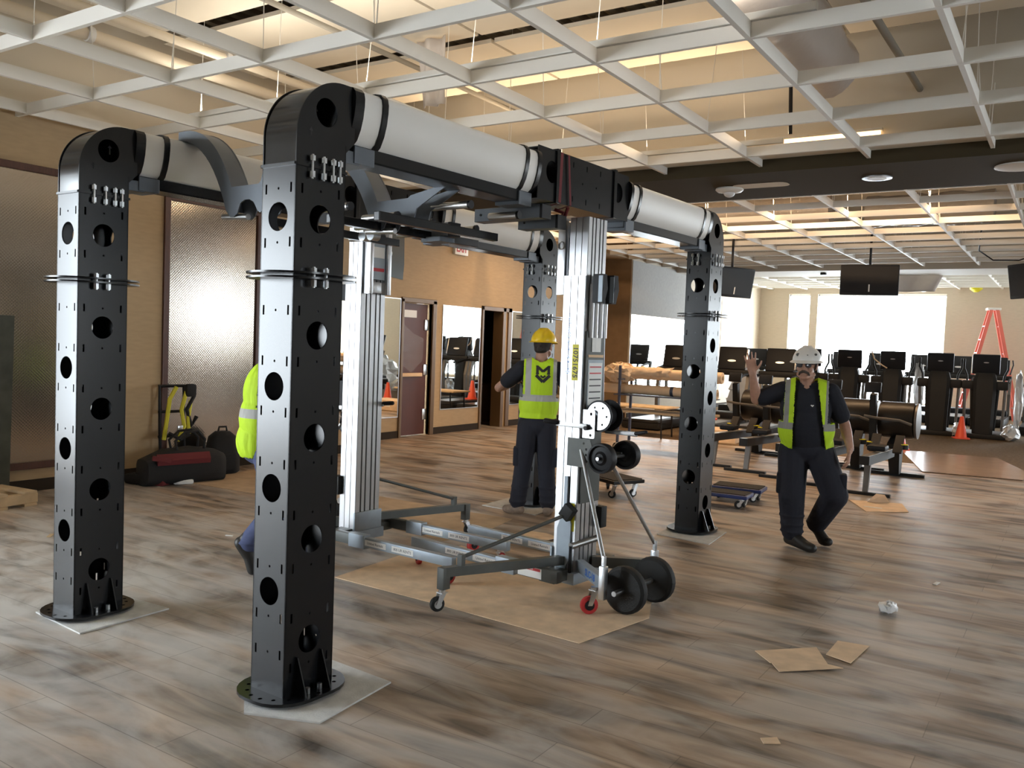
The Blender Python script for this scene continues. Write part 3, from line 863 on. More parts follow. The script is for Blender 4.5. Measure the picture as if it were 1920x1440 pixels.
for (x, y, z, L_), lab in (((-4.6, 12.78, 3.875, 7.0), 'long linear light fixture hung above the middle ceiling grid'), ((-4.8, 8.51, 3.655, 4.6), 'linear uplight resting on the last grid row before the dark soffit'),
                           ((-4.4, 5.308, 3.655, 6.0), 'added housing of the upward fill light on a grid row above the near rig beam')):  # this last housing is added to go with the upward fill
    f_ = empty('linear_light', (x, y, z), 0, lab, 'ceiling light', 'linear fixtures above the grid')
    MB().box((-L_ / 2, -.022, 0), (L_ / 2, .022, .05), .006).build('housing', M['white_plastic'], f_, 0)
    if z > 3.8:
        for sx in (-.42, 0, .42): MB().cyl((sx * L_, 0, .05), (sx * L_, 0, TOP - z), .004, seg=6).build('suspension_rod', M['zinc'], f_)

# televisions hung from the middle ceiling
def television(x, y, z0, w, h, rz, label, tilt=0.0, deep=.10):
    o = empty('television', (x, y, z0), rz, label, 'television', 'televisions hung from the middle ceiling')
    q = MB().at((0, 0, h / 2), (tilt, 0, 0)); q.box((-w / 2, -deep / 2, -h / 2), (w / 2, deep / 2, h / 2), .018)
    q.build('screen_case', M['plastic_black'], o, 20)
    q = MB().at((0, 0, h / 2), (tilt, 0, 0)); q.box((-w / 2 + .03, -deep / 2 - .003, -h / 2 + .05), (w / 2 - .03, -deep / 2 + .002, h / 2 - .03))
    q.build('screen', M['plastic_black'], o, 0)
    q = MB().at((0, 0, h / 2), (tilt, 0, 0)); q.box((-.012, -deep / 2 - .006, -h / 2 + .06), (.012, -deep / 2 - .003, -h / 2 + .19), .003)
    q.build('maker_mark', M['sticker'], o, 0)
    MB().cyl((0, .02, h * .9), (0, .02, H + .6 - z0), .022, seg=10).build('ceiling_pole', M['plastic_black'], o)
    MB().box((-.10, deep / 2, h * .35), (.10, deep / 2 + .05, h * .75), .01).build('mount_plate', M['plastic_black'], o, 20)
    return o
television(-3.18, 16.5, 2.70, .98, .545, .19, 'black flat television hung in front of the bright far window')
television(-5.36, 15.5, 2.60, .95, .545, 1.15, 'black television seen side-on beside the right rear rig column', .16, .16)
television(-.62, 15.5, 2.60, .95, .545, -.9, 'black television cut off by the right edge of the view', .16, .12)

# services above the grid
def pipe(pts, r, label, m='pipe', name='ceiling_pipe', clamps=()):
    o = MB().tube(pts, r, 12).build(name, M[m], None, 40, label, 'pipe')
    for c in clamps:
        MB().lathe((c[0], c[1] - .03, c[2]), (0, 1, 0), [(r, 0), (r * 1.25, .004), (r * 1.25, .056), (r, .06)], 14).build('coupling', M['wrap_white'], o)
    return o
pipe([(-7.30, -4.8, 4.15), (-7.34, 8.9, 4.15)], .055, 'thick cream pipe above the ceiling grid nearest the left wall', clamps=[(-7.32, 4.3, 4.15), (-7.32, 6.6, 4.15)])
pipe([(-6.85, -4.8, 4.20), (-6.90, 8.9, 4.20)], .04, 'thinner cream pipe above the ceiling grid beside the thick pipe', clamps=[(-6.87, 5.4, 4.2)])
pipe([(-5.75, -4.8, 4.36), (-5.75, 8.9, 4.36)], .025, 'thin grey conduit above the grid over the near rig column', 'rib')
pipe([(-1.42, 1.0, 4.12), (-1.42, 5.6, 4.16), (-1.38, 9.0, 4.16)], .03, 'grey conduit running beside the wrapped duct', 'rib')
rnd = random.Random(11)
def wrapped_duct(p0, p1, r, label, m='wrap_white', n=26):
    p0, p1 = Vector(p0), Vector(p1)
    x, y, d = orth(p1 - p0)
    rings = []
    for i in range(n + 1):
        p = p0.lerp(p1, i / n); k = r * (1 + .06 * math.sin(i * 1.7) + rnd.uniform(-.05, .05))
        rings.append([tuple(p + x * (k * (1 + rnd.uniform(-.03, .03)) * math.cos(a)) + y * (k * (1 + rnd.uniform(-.03, .03)) * math.sin(a))) for a in [2 * PI * j / 24 for j in range(24)]])
    return MB().loft(rings).build('wrapped_duct', M[m], None, 60, label, 'duct')
M['duct_wrap'] = mat('dusty_plastic_sheeting', (.60, .55, .52), .35, 0, .5, bump=.5, bscale=7)
M['duct_clear'] = mat('crinkled_clear_sheeting', (.33, .30, .27), .22, 0, .6, bump=.9, bscale=12)
wrapped_duct((-1.93, .8, 4.14), (-1.98, 7.9, 4.14), .28, 'large duct wrapped in dusty plastic above the near grid, upper right', 'duct_wrap')
wrapped_duct((-6.4, 14.8, 4.0), (-3.5, 14.8, 4.0), .26, 'plastic-wrapped duct above the middle grid behind the right rear column', 'duct_clear', 14)
wrapped_duct((-3.1, 15.6, 4.05), (-1.2, 15.6, 4.05), .26, 'plastic-wrapped duct above the middle grid left of the hanging cable', 'duct_clear', 12)
q = MB()
n, mm = 9, 8
def drape(x0, x1, y, z0, z1, amp, n=12, mrows=8, taper=.25):
    rings = []
    for i in range(mrows + 1):
        s = i / mrows; z = z1 + (z0 - z1) * s
        row = []
        for j in range(n + 1):
            t = j / n; c = (x0 + x1) / 2
            row.append((c + (x0 - c + (x1 - x0) * t) * (1 - taper * s), y + amp * math.sin(t * 11 + s * 1.5) + .05 * s, z))
        rings.append(row)
    return rings
o = MB().loft(drape(-5.50, -5.12, 6.52, 3.86, 4.48, .035), False, False).build('hanging_sheet', M['duct_wrap'], None, 80, 'cream plastic sheet hanging through the grid behind the near beam', 'plastic sheet')
o.modifiers.new('s', 'SOLIDIFY').thickness = .006
o = MB().loft(drape(-4.3, -2.6, 22.0, 3.15, 3.60, .06, 20), False, False).build('hanging_sheet', M['duct_wrap'], None, 80, 'torn plastic sheet hanging from the far ceiling above the television', 'plastic sheet')
o.modifiers.new('s', 'SOLIDIFY').thickness = .006
MB().tube([(-1.42, 16.2, 3.75), (-1.5, 16.9, 3.50), (-1.3, 17.2, 3.36), (-.9, 17.1, 3.34), (-.5, 16.8, 3.45), (-.2, 16.3, 3.7)], .012, 8).build('loose_cable', M['plastic_black'], None, 60, 'black cable sagging below the middle grid at the right', 'cable')
MB().cyl((-2.35, 8.2, 3.66), (-2.38, 8.2, 4.4), .018, seg=8).build('hanger_rod', M['plastic_black'], None, 35, 'short black vertical rod beside the wrapped duct', 'rod')
# ------------------------------------------------------------------ material lifts (mast, legs towards -x, wheels and winch towards +x)
def caster(parent, x, y, z_top, r, wheel, name='caster', yawc=0.0, w=.03):
    """swivel caster under z_top"""
    c, s = math.cos(yawc), math.sin(yawc)
    ox, oy = -.030 * c, -.030 * s
    q = MB()
    q.cyl((x, y, z_top), (x, y, z_top - .018), .022, seg=12)
    nx, ny = -s, c
    for k in (-1, 1):
        a = Vector((x + nx * k * (w / 2 + .006), y + ny * k * (w / 2 + .006), z_top - .018))
        b = Vector((x + ox + nx * k * (w / 2 + .006), y + oy + ny * k * (w / 2 + .006), r))
        d = Vector((c, s, 0)) * .018; t = Vector((nx, ny, 0)) * .004
        q.loft([[tuple(a - d - t), tuple(a + d - t), tuple(a + d + t), tuple(a - d + t)], [tuple(b - d * .8 - t), tuple(b + d * .8 - t), tuple(b + d * .8 + t), tuple(b - d * .8 + t)]])
    q.box((x - .025, y - .025, z_top - .022), (x + .025, y + .025, z_top - .016))
    cs = q.build(name, M['zinc'], parent, 30)
    wl = MB()
    p = Vector((x + ox, y + oy, r)); n = Vector((nx, ny, 0))
    wl.lathe(p - n * w / 2, n, [(r * .72, 0), (r * .96, .002), (r, w * .25), (r, w * .75), (r * .96, w - .002), (r * .72, w)], 20)
    wl.build('caster_wheel', M[wheel], cs, 30)
    MB().cyl(p - n * (w / 2 + .004), p + n * (w / 2 + .004), r * .55, seg=14).build('wheel_hub', M['plastic_black' if wheel != 'rubber' else 'zinc'], cs, 30)
    return cs

def make_lift(loc, rz, label, full=True):
    R = empty('material_lift', loc, rz, label, 'material lift', None)
    # mast: nested extruded sections, ribs modelled on the faces
    def section(x0, x1, y0, y1, z0, z1, name='mast_section'):
        q = MB()
        n = 3
        q.box((x0 + .006, y0 + .006, z0), (x1 - .006, y1 - .006, z1))
        m = q.build(name, M['alu_dark'], R, 0)
        r = MB()
        for i in range(n):                                   # broad ribs on the y faces
            a = x0 + (x1 - x0) * i / n; b = x0 + (x1 - x0) * (i + 1) / n
            r.box((a + .003, y0, z0), (b - .003, y0 + .007, z1)); r.box((a + .003, y1 - .007, z0), (b - .003, y1, z1))
        for i in range(5):                                   # ribs and grooves on the x faces
            a = y0 + (y1 - y0) * i / 5; b = y0 + (y1 - y0) * (i + 1) / 5
            gap = .010 if i % 2 else .004
            r.box((x0, a + gap, z0), (x0 + .007, b - gap, z1)); r.box((x1 - .007, a + gap, z0), (x1, b - gap, z1))
        r.build('mast_ribs', M['alu'], m, 0)
        return m
    low = section(-.085, .085, -.125, .125, .10, 2.05)
    section(-.066, .078, -.105, .105, .14, 2.42)
    # carriage with its two flat bars and instruction panel
    c = MB()
    c.box((-.155, -.11, 1.93), (-.095, -.075, 2.42), .003); c.box((-.155, .075, 1.93), (-.095, .11, 2.42), .003)
    c.box((-.125, -.09, 2.30), (-.10, .09, 2.40), .003); c.box((-.125, -.09, 1.94), (-.10, .09, 2.02), .003)
    c = c.build('carriage', M['alu'], R, 20)
    MB().box((-.128, -.07, 2.04), (-.1, .07, 2.30)).build('carriage_plate', M['lift_grey'], c, 0)
    MB().box((-.1295, -.06, 2.20), (-.128, .06, 2.28)).build('warning_label', M['sticker'], c, 0)
    MB().box((-.1295, -.06, 2.10), (-.128, .06, 2.125)).build('red_stripe', M['sticker_red'], c, 0)
    MB().tube([(-.125 + .024 * math.cos(a), -.116, 2.245 + .024 * math.sin(a)) for a in [2 * PI * i / 16 for i in range(16)]], .0045, 6, True).build('pull_ring', M['zinc'], c)
    # printed lettering on the -y face
    F = lambda x, z: ((x, -.1262, z), (0, 0, -1), (1, 0, 0))
    text('serial_sticker_text', '10751675', .05, M['ink'], ((.030, -.1272, 1.50), (0, 0, -1), (1, 0, 0)), low, .0006, bold=.0006)
    MB().box((.006, -.1268, 1.385), (.054, -.1252, 1.615)).build('serial_sticker', M['yellow_lab'], low, 0)
    text('maker_text', 'Genie Superlift Contractor', .036, M['ink_blue'], ((-.026, -.1262, 1.62), (0, 0, 1), (-1, 0, 0)), low, .0006)
    MB().box((.040, -.1268, .42), (.072, -.1252, .60)).build('yellow_label', M['yellow_lab'], low, 0)
    # base frame
    b = MB()
    b.box((-.11, -.16, .085), (.11, .16, .16), .006)
    b.box((-.10, -.14, .16), (-.084, .14, .30), .004)
    base = b.build('base_frame', M['lift_grey'], R, 20)
    MB().plate([(-.05, .10), (.01, .10), (.055, .20), (.055, .42), (.02, .52), (.02, .72), (-.005, .72), (-.005, .50), (-.05, .38)], [], .012, ((.0, -.128, .05), (1, 0, 0), (0, 0, 1))).build('brace_plate', M['lift_grey'], base, 0)
    # legs with stickers and casters
    for k in (-1, 1):
        y = .30 * k
        g = MB()
        g.box((-.36, y - .028, .125), (.10, y + .028, .20), .004)
        g.box((-.06, min(0, y), .11), (.06, max(0, y), .175), .004)
        g = g.build('leg_socket', M['lift_dark'], R, 20)
        l = MB().box((-1.20, y - .024, .130), (-.34, y + .024, .197), .004).build('leg', M['lift_grey'], R, 20)
        for x, s_, w in ((-.50, 'United Rentals', .21), (-.76, '800 UR RENTS', .20)):
            for e_ in (-1, 1):
                yy = y + e_ * .0246
                MB().box((x - w / 2, yy - .0004, .143), (x + w / 2, yy + .0004, .183)).build('rental_sticker', M['sticker'], l, 0)
                text('rental_text', s_, .026, M['ink'], ((x, yy + e_ * .0006, .163), (-e_, 0, 0), (0, 0, 1)), l, .0003)
        h = MB()
        h.box((-.40, y - .034, .113), (-.24, y + .034, .211), .006)
        for hx in (-.375, -.33, -.27): h.cyl((hx, y - .042, .175), (hx, y - .034, .175), .009, seg=8)
        h.build('hinge_plate', M['lift_grey'], g, 20)
        caster(R, -1.13, y, .130, .058, 'red_wheel', yawc=.5 + k)
    # danger label at the end of the near leg
    g = MB().box((-.21, -.3285, .130), (-.02, -.3275, .195)); g.build('danger_label', M['sticker'], R, 0)
    MB().box((-.20, -.3290, .175), (-.03, -.3284, .192)).build('danger_label_band', M['sticker_red'], R, 0)
    text('danger_text', 'DANGER', .014, M['sticker'], ((-.115, -.3295, .1835), (1, 0, 0), (0, 0, 1)), R, .0003)
    # outriggers to the sides with struts
    for k in ((-1,) if full else (-1,)):
        e = Vector((-.30, -.93, .235)); a = Vector((.0, -.12, .225))
        d = (e - a); n = Vector((-d.y, d.x, 0)).normalized() * .024; u = Vector((0, 0, .028))
        q = MB(); q.loft([[tuple(p + n - u), tuple(p - n - u), tuple(p - n + u), tuple(p + n + u)] for p in (a, e)])
        q.box((e.x - .027, e.y - .02, .13), (e.x + .027, e.y + .04, .262), .004)
        o = q.build('outrigger', M['lift_dark'], R, 20)
        m = a.lerp(e, .86)
        MB().box((m.x - .02, m.y - .016, .25), (m.x + .02, m.y + .016, .33), .003).build('outrigger_lug', M['lift_dark'], o, 0)
        MB().cyl((m.x, m.y, .31), (.03, -.135, .53), .012, seg=10).build('outrigger_strut', M['lift_dark'], o)
        MB().at((.04, -.150, .545), (0, .6, 0)).box((-.04, -.03, -.045), (.04, .03, .045), .006).build('strut_bracket', M['rubber'], o, 20)
        caster(R, e.x, e.y, .13, .045, 'rubber', yawc=1.2)
    MB().box((.06, .10, .42), (.13, .165, .56), .006).build('outrigger_socket', M['rubber'], R, 20)
    MB().tube([(.07, -.15, .33), (.07, -.15, .16), (.07, -.10, .14)], .010, 8).build('lock_pin', M['plastic_black'], R)
    MB().cyl((.07, -.15, .33), (.12, .10, .36), .022, seg=12).build('axle_tube', M['tube_steel'], R)
    # rear arms, braces, transport wheels
    for k in (-1, 1):
        a, e = Vector((.09, .07 * k, .20)), Vector((.42, .30 * k, .20))
        d = e - a; n = Vector((-d.y, d.x, 0)).normalized() * .024; u = Vector((0, 0, .035))
        q = MB(); q.loft([[tuple(p + n - u), tuple(p - n - u), tuple(p - n + u), tuple(p + n + u)] for p in (a, e)])
        ra = q.build('rear_arm', M['lift_grey'] if k < 0 else M['lift_dark'], R, 20)
        if k < 0:
            N = (n * -1.0) if n.y > 0 else n
            f = N.normalized() * .0252
            text('model_text', 'SLC-18', .062, M['ink_blue'], (a.lerp(e, .62) + f, d.normalized(), (0, 0, 1)), ra, .0006, bold=.001, kx=.9)
        MB().box((e.x - .012, e.y - .03, .10), (e.x + .028, e.y + .012, .30), .004).build('wheel_bracket', M['zinc'], ra, 20)
        br = MB()
        br.cyl((.10, .12 * k, .95), (e.x, e.y, .34), .0125, seg=10); br.box((e.x - .010, e.y - .010, .20), (e.x + .014, e.y + .010, .36), .003)
        br.build('brace_tube', M['tube_steel'], R, 30)
        if k < 0: caster(R, e.x - .05, e.y - .01, .165, .055, 'red_wheel', yawc=.9)
        w = MB()
        wy = .17 * k
        w.lathe((.50, wy - .033, .145), (0, 1, 0), [(.075, 0), (.125, .0), (.143, .012), (.146, .033), (.143, .054), (.125, .066), (.075, .066)], 28)
        w = w.build('transport_wheel', M['rubber'], R, 30)
        hb = MB(); hb.lathe((.50, wy - .026, .145), (0, 1, 0), [(.03, 0), (.078, .002), (.078, .050), (.03, .052)], 20)
        hb.build('wheel_rim', M['plastic_black'], w, 30)
    MB().cyl((.50, -.30, .145), (.50, .30, .145), .016, seg=10).build('wheel_axle', M['tube_steel'], R)
    # rear column: poles, instruction panel, winch
    q = MB()
    for y in (-.075, -.025, .03, .08): q.cyl((.105, y, 1.66), (.105, y, 2.0), .017, seg=10)
    q.build('guide_pole', M['alu'], R)
    q = MB(); q.box((.085, -.105, .60), (.10, .105, 1.70), .003)
    rp = q.build('rear_plate', M['lift_dark'], R, 0)
    MB().box((.1, -.085, 1.20), (.102, .085, 1.52)).build('instruction_sticker', M['lift_grey'], rp, 0)
    MB().box((.1015, -.075, 1.23), (.1030, .075, 1.50)).build('instruction_sheet', M['sticker'], rp, 0)
    MB().box((.1015, -.085, 1.535), (.1030, .085, 1.552)).build('orange_stripe', M['kraft'], rp, 0)
    MB().box((.1015, -.05, 1.57), (.1030, .05, 1.68)).build('warning_sticker', M['sticker'], rp, 0)
    for z in (1.27, 1.31, 1.35, 1.39, 1.43, 1.47):
        MB().box((.103, -.065, z), (.1034, .065, z + .008)).build('printed_line', M['sticker_red' if z > 1.4 else 'ink'], rp, 0)
    # pulley blocks
    for y in (-.07, .06):
        p = MB()
        p.plate([(-.03, -.09), (.03, -.09), (.05, .0), (.04, .09), (-.03, .09)], [], .05, ((.15, y + .025, 1.97), (1, 0, 0), (0, 0, 1)))
        p = p.build('pulley_block', M['plastic_black'], R, 0)
        MB().box((.165, y - .03, 1.885), (.195, y - .026, 2.05), .001).build('block_strap', M['lift_grey'], p, 0)
    # winch
    w = MB(); w.lathe((.20, -.085, 1.17), (0, 1, 0), [(.03, 0), (.10, 0), (.10, .006), (.062, .008), (.062, .115), (.10, .117), (.10, .124), (.03, .124)], 28)
    w = w.build('winch_drum', M['plastic_black'], R, 30)
    d = MB().plate(circle(0, 0, .088, 32), [circle(.06 * math.cos(a), .06 * math.sin(a), .008, 8) for a in [i * PI / 3 for i in range(6)]], .004, ((.20, -.086, 1.17), (1, 0, 0), (0, 0, 1)))
    d.build('drum_disc', M['zinc'], w, 20)
    MB().plate(rrect(.135, 1.115, .10, .18, .012), [circle(.155, 1.18, .010, 10), circle(.155, 1.045, .010, 10), circle(.115, 1.10, .010, 10)], .006, ((0, -.10, 0), (1, 0, 0), (0, 0, 1))).build('winch_plate', M['zinc'], R, 20)
    cr = MB()
    cr.box((-.10, -.132, 1.085), (.14, -.122, 1.115), .003)
    cr = cr.build('crank_arm', M['tube_steel'], R, 20)
    MB().box((.16, .05, 1.05), (.40, .06, 1.08), .003).build('crank_arm', M['tube_steel'], R, 20)
    MB().capsule((-.16, -.16, 1.115), (-.09, -.135, 1.108), .016).build('crank_grip', M['plastic_black'], cr)
    MB().capsule((.39, .055, 1.07), (.46, .055, 1.085), .012).build('crank_grip', M['plastic_black'], cr)
    MB().cyl((.135, -.14, 1.09), (.135, -.10, 1.09), .014, seg=8).build('crank_nut', M['plastic_black'], cr, 0)
    MB().cyl((.175, 0, 1.20), (.150, 0, 1.95), .003, seg=6).build('winch_cable', M['zinc'], R)
    # quadrant and load wheels
    MB().plate([(-.02, .84), (.10, .84), (.155, .90), (.165, .98), (.15, 1.02), (-.02, 1.02)], [circle(.135 - .02 * abs(i - 1.5), .885 + .036 * i, .008, 8) for i in range(4)], .012, ((.02, -.118, 0), (1, 0, 0), (0, 0, 1))).build('quadrant_plate', M['lift_dark'], R, 0)
    for y in (-.135, .145):
        w = MB(); w.lathe((.27, y - .03, .915), (0, 1, 0), [(.03, 0), (.045, .012), (.072, .016), (.080, .0), (.092, .002), (.096, .03), (.092, .058), (.080, .06), (.072, .044), (.03, .05)], 28)
        w.build('load_wheel', M['plastic_black'], R, 30)
    MB().cyl((.27, -.19, .915), (.27, .20, .915), .012, seg=10).build('load_axle', M['tube_steel'], R)
    MB().box((.10, -.10, .90), (.27, -.085, .935), .003).build('load_arm', M['lift_dark'], R, 0); MB().box((.10, .085, .90), (.27, .10, .935), .003).build('load_arm', M['lift_dark'], R, 0)
    return R
make_lift((-2.67, 4.92, .0058), -.11, 'aluminium material lift standing under the near beam, winch and two black wheels facing right')
make_lift((-4.50, 4.83, .0058), PI - .05, 'aluminium material lift half hidden behind the nearest black rig column')
# ------------------------------------------------------------------ things lying on the floor
def sheet(name, pts, z, t, m, label, cat, group=None, warp=0.0):
    q = MB().plate(pts, [], t, ((0, 0, z), (1, 0, 0), (0, 1, 0)))
    return q.build(name, M[m], None, 0, label, cat, group)
G = 'flattened cardboard sheets on the floor'
sheet('cardboard_sheet', [(-4.06, 4.14), (-3.2, 4.12), (-2.16, 4.07), (-2.04, 4.72), (-2.25, 5.25), (-3.2, 5.24), (-3.95, 5.42), (-4.12, 4.9)], .0015, .004, 'cardboard', 'large brown cardboard sheet under the front lift legs and black outrigger', 'cardboard', G)
sheet('cardboard_sheet', [(-5.95, 6.55), (-4.69, 6.54), (-4.22, 6.56), (-4.10, 5.95), (-4.16, 5.46), (-5.3, 5.60), (-5.9, 5.8)], .0015, .004, 'cardboard_dark', 'worn cardboard sheet reaching the boots of the yellow-helmeted worker', 'cardboard', G)
sheet('cardboard_sheet', [(-7.85, 5.72), (-6.6, 5.80), (-6.5, 6.9), (-8.05, 6.88)], .0015, .004, 'cardboard_dark', 'cardboard sheet on the floor in front of the tool bags', 'cardboard', G)
q = MB(); q.plate([(-3.86, 6.02), (-3.70, 5.94), (-3.52, 6.02), (-3.50, 6.16), (-3.66, 6.22), (-3.85, 6.20)], [], .004, ((0, 0, .012), (1, 0, 0), (0, 1, 0)))
q.add([(-3.86, 6.02, .002), (-3.70, 5.94, .002), (-3.70, 5.95, .016), (-3.86, 6.03, .016)], [(0, 1, 2, 3)])
q.build('torn_cardboard', M['cardboard'], None, 0, 'small torn piece of cardboard beside the aluminium mast foot', 'cardboard')
# flattened box near the walking man
fb = sheet('flattened_box', [(-2.02, 10.06), (-1.72, 9.44), (-1.36, 9.74), (-1.50, 10.24)], .002, .004, 'cardboard', 'flattened cardboard box with a raised flap right of the walking man', 'cardboard')
MB().add([(-1.83, 10.05, .006), (-1.62, 10.2, .006), (-1.66, 10.1, .10), (-1.74, 10.06, .11)], [(0, 1, 2, 3), (3, 2, 1, 0)]).build('raised_flap', M['cardboard'], fb, 0)
MB().box((-1.80, 9.72, .0065), (-1.62, 9.76, .0075)).build('tape_strip', M['sticker'], fb, 0)
G = 'loose cardboard scraps in the foreground'
sheet('cardboard_scrap', [(-1.355, 4.575), (-1.235, 4.45), (-.985, 4.62), (-1.10, 4.85)], .002, .004, 'cardboard', 'creased cardboard scrap in the right foreground, farthest left of the three', 'cardboard', G)
sheet('cardboard_scrap', [(-1.225, 4.44), (-1.16, 4.345), (-.905, 4.605), (-.98, 4.61)], .0065, .004, 'cardboard', 'narrow cardboard scrap at the front of the right foreground pile', 'cardboard', G)
sheet('cardboard_scrap', [(-1.03, 4.77), (-1.03, 5.04), (-.866, 5.065), (-.893, 4.72)], .002, .004, 'cardboard', 'four-sided cardboard scrap at the back right of the foreground pile', 'cardboard', G)
sheet('cardboard_chip', [(-1.01, 3.55), (-.985, 3.51), (-.925, 3.55), (-.955, 3.60)], .002, .004, 'cardboard', 'small lone square of cardboard at the bottom right of the view', 'cardboard')
b = MB(); rr = random.Random(5)
b.ellipsoid((-.90, 5.82, .035), (.055, .075, .035), seg=14, rings=9)
b.v = [(x + rr.uniform(-.012, .012), y + rr.uniform(-.012, .012), max(.002, z + rr.uniform(-.012, .012))) for x, y, z in b.v]
b.build('crumpled_plastic', M['wrap_white'], None, 20, 'crumpled clear plastic bag on the floor at the right', 'plastic bag')
for i, (x, y, s, lab) in enumerate(((-5.53, 4.455, .03, 'white paper scrap on the floor left of the hidden worker'), (-.74, 6.80, .045, 'thin white paper scrap on the floor at the far right'),
                                    (-6.5, 3.56, .05, 'thin pale splinter on the floor left of the left column'))):
    MB().at((x, y, .004), (0, 0, i + .4)).box((-s, -s * .3, -.002), (s, s * .3, .004)).build('paper_scrap', M['sticker' if i < 2 else 'wood_pale'], None, 0, lab, 'scrap', 'scraps of paper and wood on the floor')
G = 'glossy hardboard sheets on the carpet edge'
M['hardboard'] = mat('glossy_brown_hardboard', (.36, .26, .20), .22, var=.06, vscale=4)
sheet('hardboard_sheet', [(-2.42, 16.05), (-1.72, 13.32), (-.50, 13.5), (-.46, 14.4), (-.98, 16.2)], .008, .006, 'hardboard', 'glossy brown hardboard sheet on the carpet behind the rowing machines', 'hardboard', G)
sheet('hardboard_sheet', [(-.45, 13.45), (.9, 13.6), (.8, 14.75), (-.44, 14.45)], .008, .006, 'mat_grey', 'grey board lying at the right edge beyond the hardboard', 'hardboard', G)

# dollies
def dolly(cx, cy, rz, lx, ly, label, m='blue_dolly', zt=.15):
    o = empty('furniture_dolly', (cx, cy, 0), rz, label, 'dolly', 'low wheeled dollies')
    MB().box((-lx / 2, -ly / 2, zt - .045), (lx / 2, ly / 2, zt - .004), .012).build('deck', M[m], o, 20)
    MB().box((-lx / 2 + .02, -ly / 2 + .02, zt - .004), (lx / 2 - .02, ly / 2 - .02, zt + .004), .004).build('ribbed_mat', M['carpet_black'], o, 0)
    for sx in (-1, 1):
        for sy in (-1, 1):
            caster(o, sx * (lx / 2 - .07), sy * (ly / 2 - .07), zt - .045, .042, 'rubber', yawc=sx + sy * .4)
dolly(-2.99, 9.20, .10, .54, .34, 'dark blue dolly farther of the two between column and walking man')
dolly(-3.02, 8.70, .06, .62, .30, 'dark blue dolly nearer of the two beside the right rear column')
dolly(-4.17, 8.46, -.45, .62, .42, 'black carpeted dolly behind the lift wheels', 'plastic_black', .20)

# traffic cones
def cone(x, y, label, tilt=0.0, z=.008):
    o = empty('traffic_cone', (x, y, z), .3, label, 'traffic cone', 'orange traffic cones')
    MB().at((0, 0, 0), (tilt, 0, 0)).lathe((0, 0, .02), (0, 0, 1), [(.115, 0), (.108, .02), (.035, .42), (.028, .43), (.02, .43)], 24).build('cone_body', M['cone'], o)
    MB().at((0, 0, 0), (tilt, 0, 0)).plate(rrect(0, 0, .30, .30, .04), [], .022, ((0, 0, 0), (1, 0, 0), (0, 1, 0))).build('cone_base', M['cone'], o, 20)
cone(-1.85, 19.55, 'orange traffic cone in front of the stepping machines')
cone(-2.47, 16.2, 'orange traffic cone right behind the rightmost rowing machine')
cone(-3.36, 16.85, 'orange traffic cone behind the man, seen in the wall mirror')
cone(-6.12, 16.75, 'orange traffic cone on the treadmill deck left of the walking man', 0, .214)

# stepladder
def ladder(x, y, h, w, label):
    o = empty('stepladder', (x, y, .006), .24, label, 'ladder')
    for sy in (-.25, .25):
        for s in (-1, 1):
            q = MB(); a, b = Vector((s * w, sy, 0)), Vector((s * .07, sy * .6, h))
            n = Vector((.045, 0, 0)); t = Vector((0, .02, 0))
            q.loft([[tuple(p - n - t), tuple(p + n - t), tuple(p + n + t), tuple(p - n + t)] for p in (a, b)])
            q.build('side_rail', M['ladder'], o, 0)
    for i in range(1, 8):
        s = i / 8.2; x0 = -w + (w - .07) * s; yy = .25 - .1 * s
        MB().box((x0 - .05, -yy, h * s - .015), (x0 + .05, yy, h * s + .015), .004).build('step', M['zinc'], o, 0)
        if i % 2: MB().box((-x0 - .02, -yy, h * s - .012), (-x0 + .02, yy, h * s + .012), .004).build('rear_bar', M['zinc'], o, 0)
    MB().box((-.16, -.17, h), (.16, .17, h + .06), .012).build('top_cap', M['white_plastic'], o, 20)
ladder(-1.89, 26.1, 2.93, .70, 'orange-red stepladder standing open by the far wall')

# leaning holed post, pallet and vest at the left edge
po = MB()
holes = [circle(.25, z, .035) for z in (.25, .65, 1.05, 1.45)] + [circle(.12 + .26 * (i % 2), .2 + .16 * i, .010, 8) for i in range(9)]
po.at((-8.24, 3.56, .0), (0, .10, 0))
po.plate([(0, 0), (.55, 0), (.50, 1.70), (0, 1.70)], holes, .02, ((0, 0, 0), (0, 1, 0), (0, 0, 1)))
M['post_steel'] = mat('dull_green_grey_steel', (.075, .08, .065), .42, .4, var=.2, vscale=8)
po.box((-.10, .0, .0), (.0, .02, 1.70)); po.box((-.10, .48, .0), (0, .50, 1.68))
po.build('steel_post', M['post_steel'], None, 0, 'dull steel post with bolt holes leaning on the left diamond plate panel', 'steel post')
pl = empty('wooden_pallet', (-8.02, 3.75, 0), .12, 'corner of a pale wooden pallet at the left edge', 'pallet')
for z in (.0, .11):
    for i in range(3):
        MB().box((-.35, -.35 + .27 * i, z), (.35, -.35 + .27 * i + .12, z + .025), .004).build('slat', M['wood_pale'], pl, 0)
for x in (-.32, 0, .25):
    MB().box((x, -.34, .025), (x + .08, .33, .11), .004).build('bearer', M['wood_pale'], pl, 0)

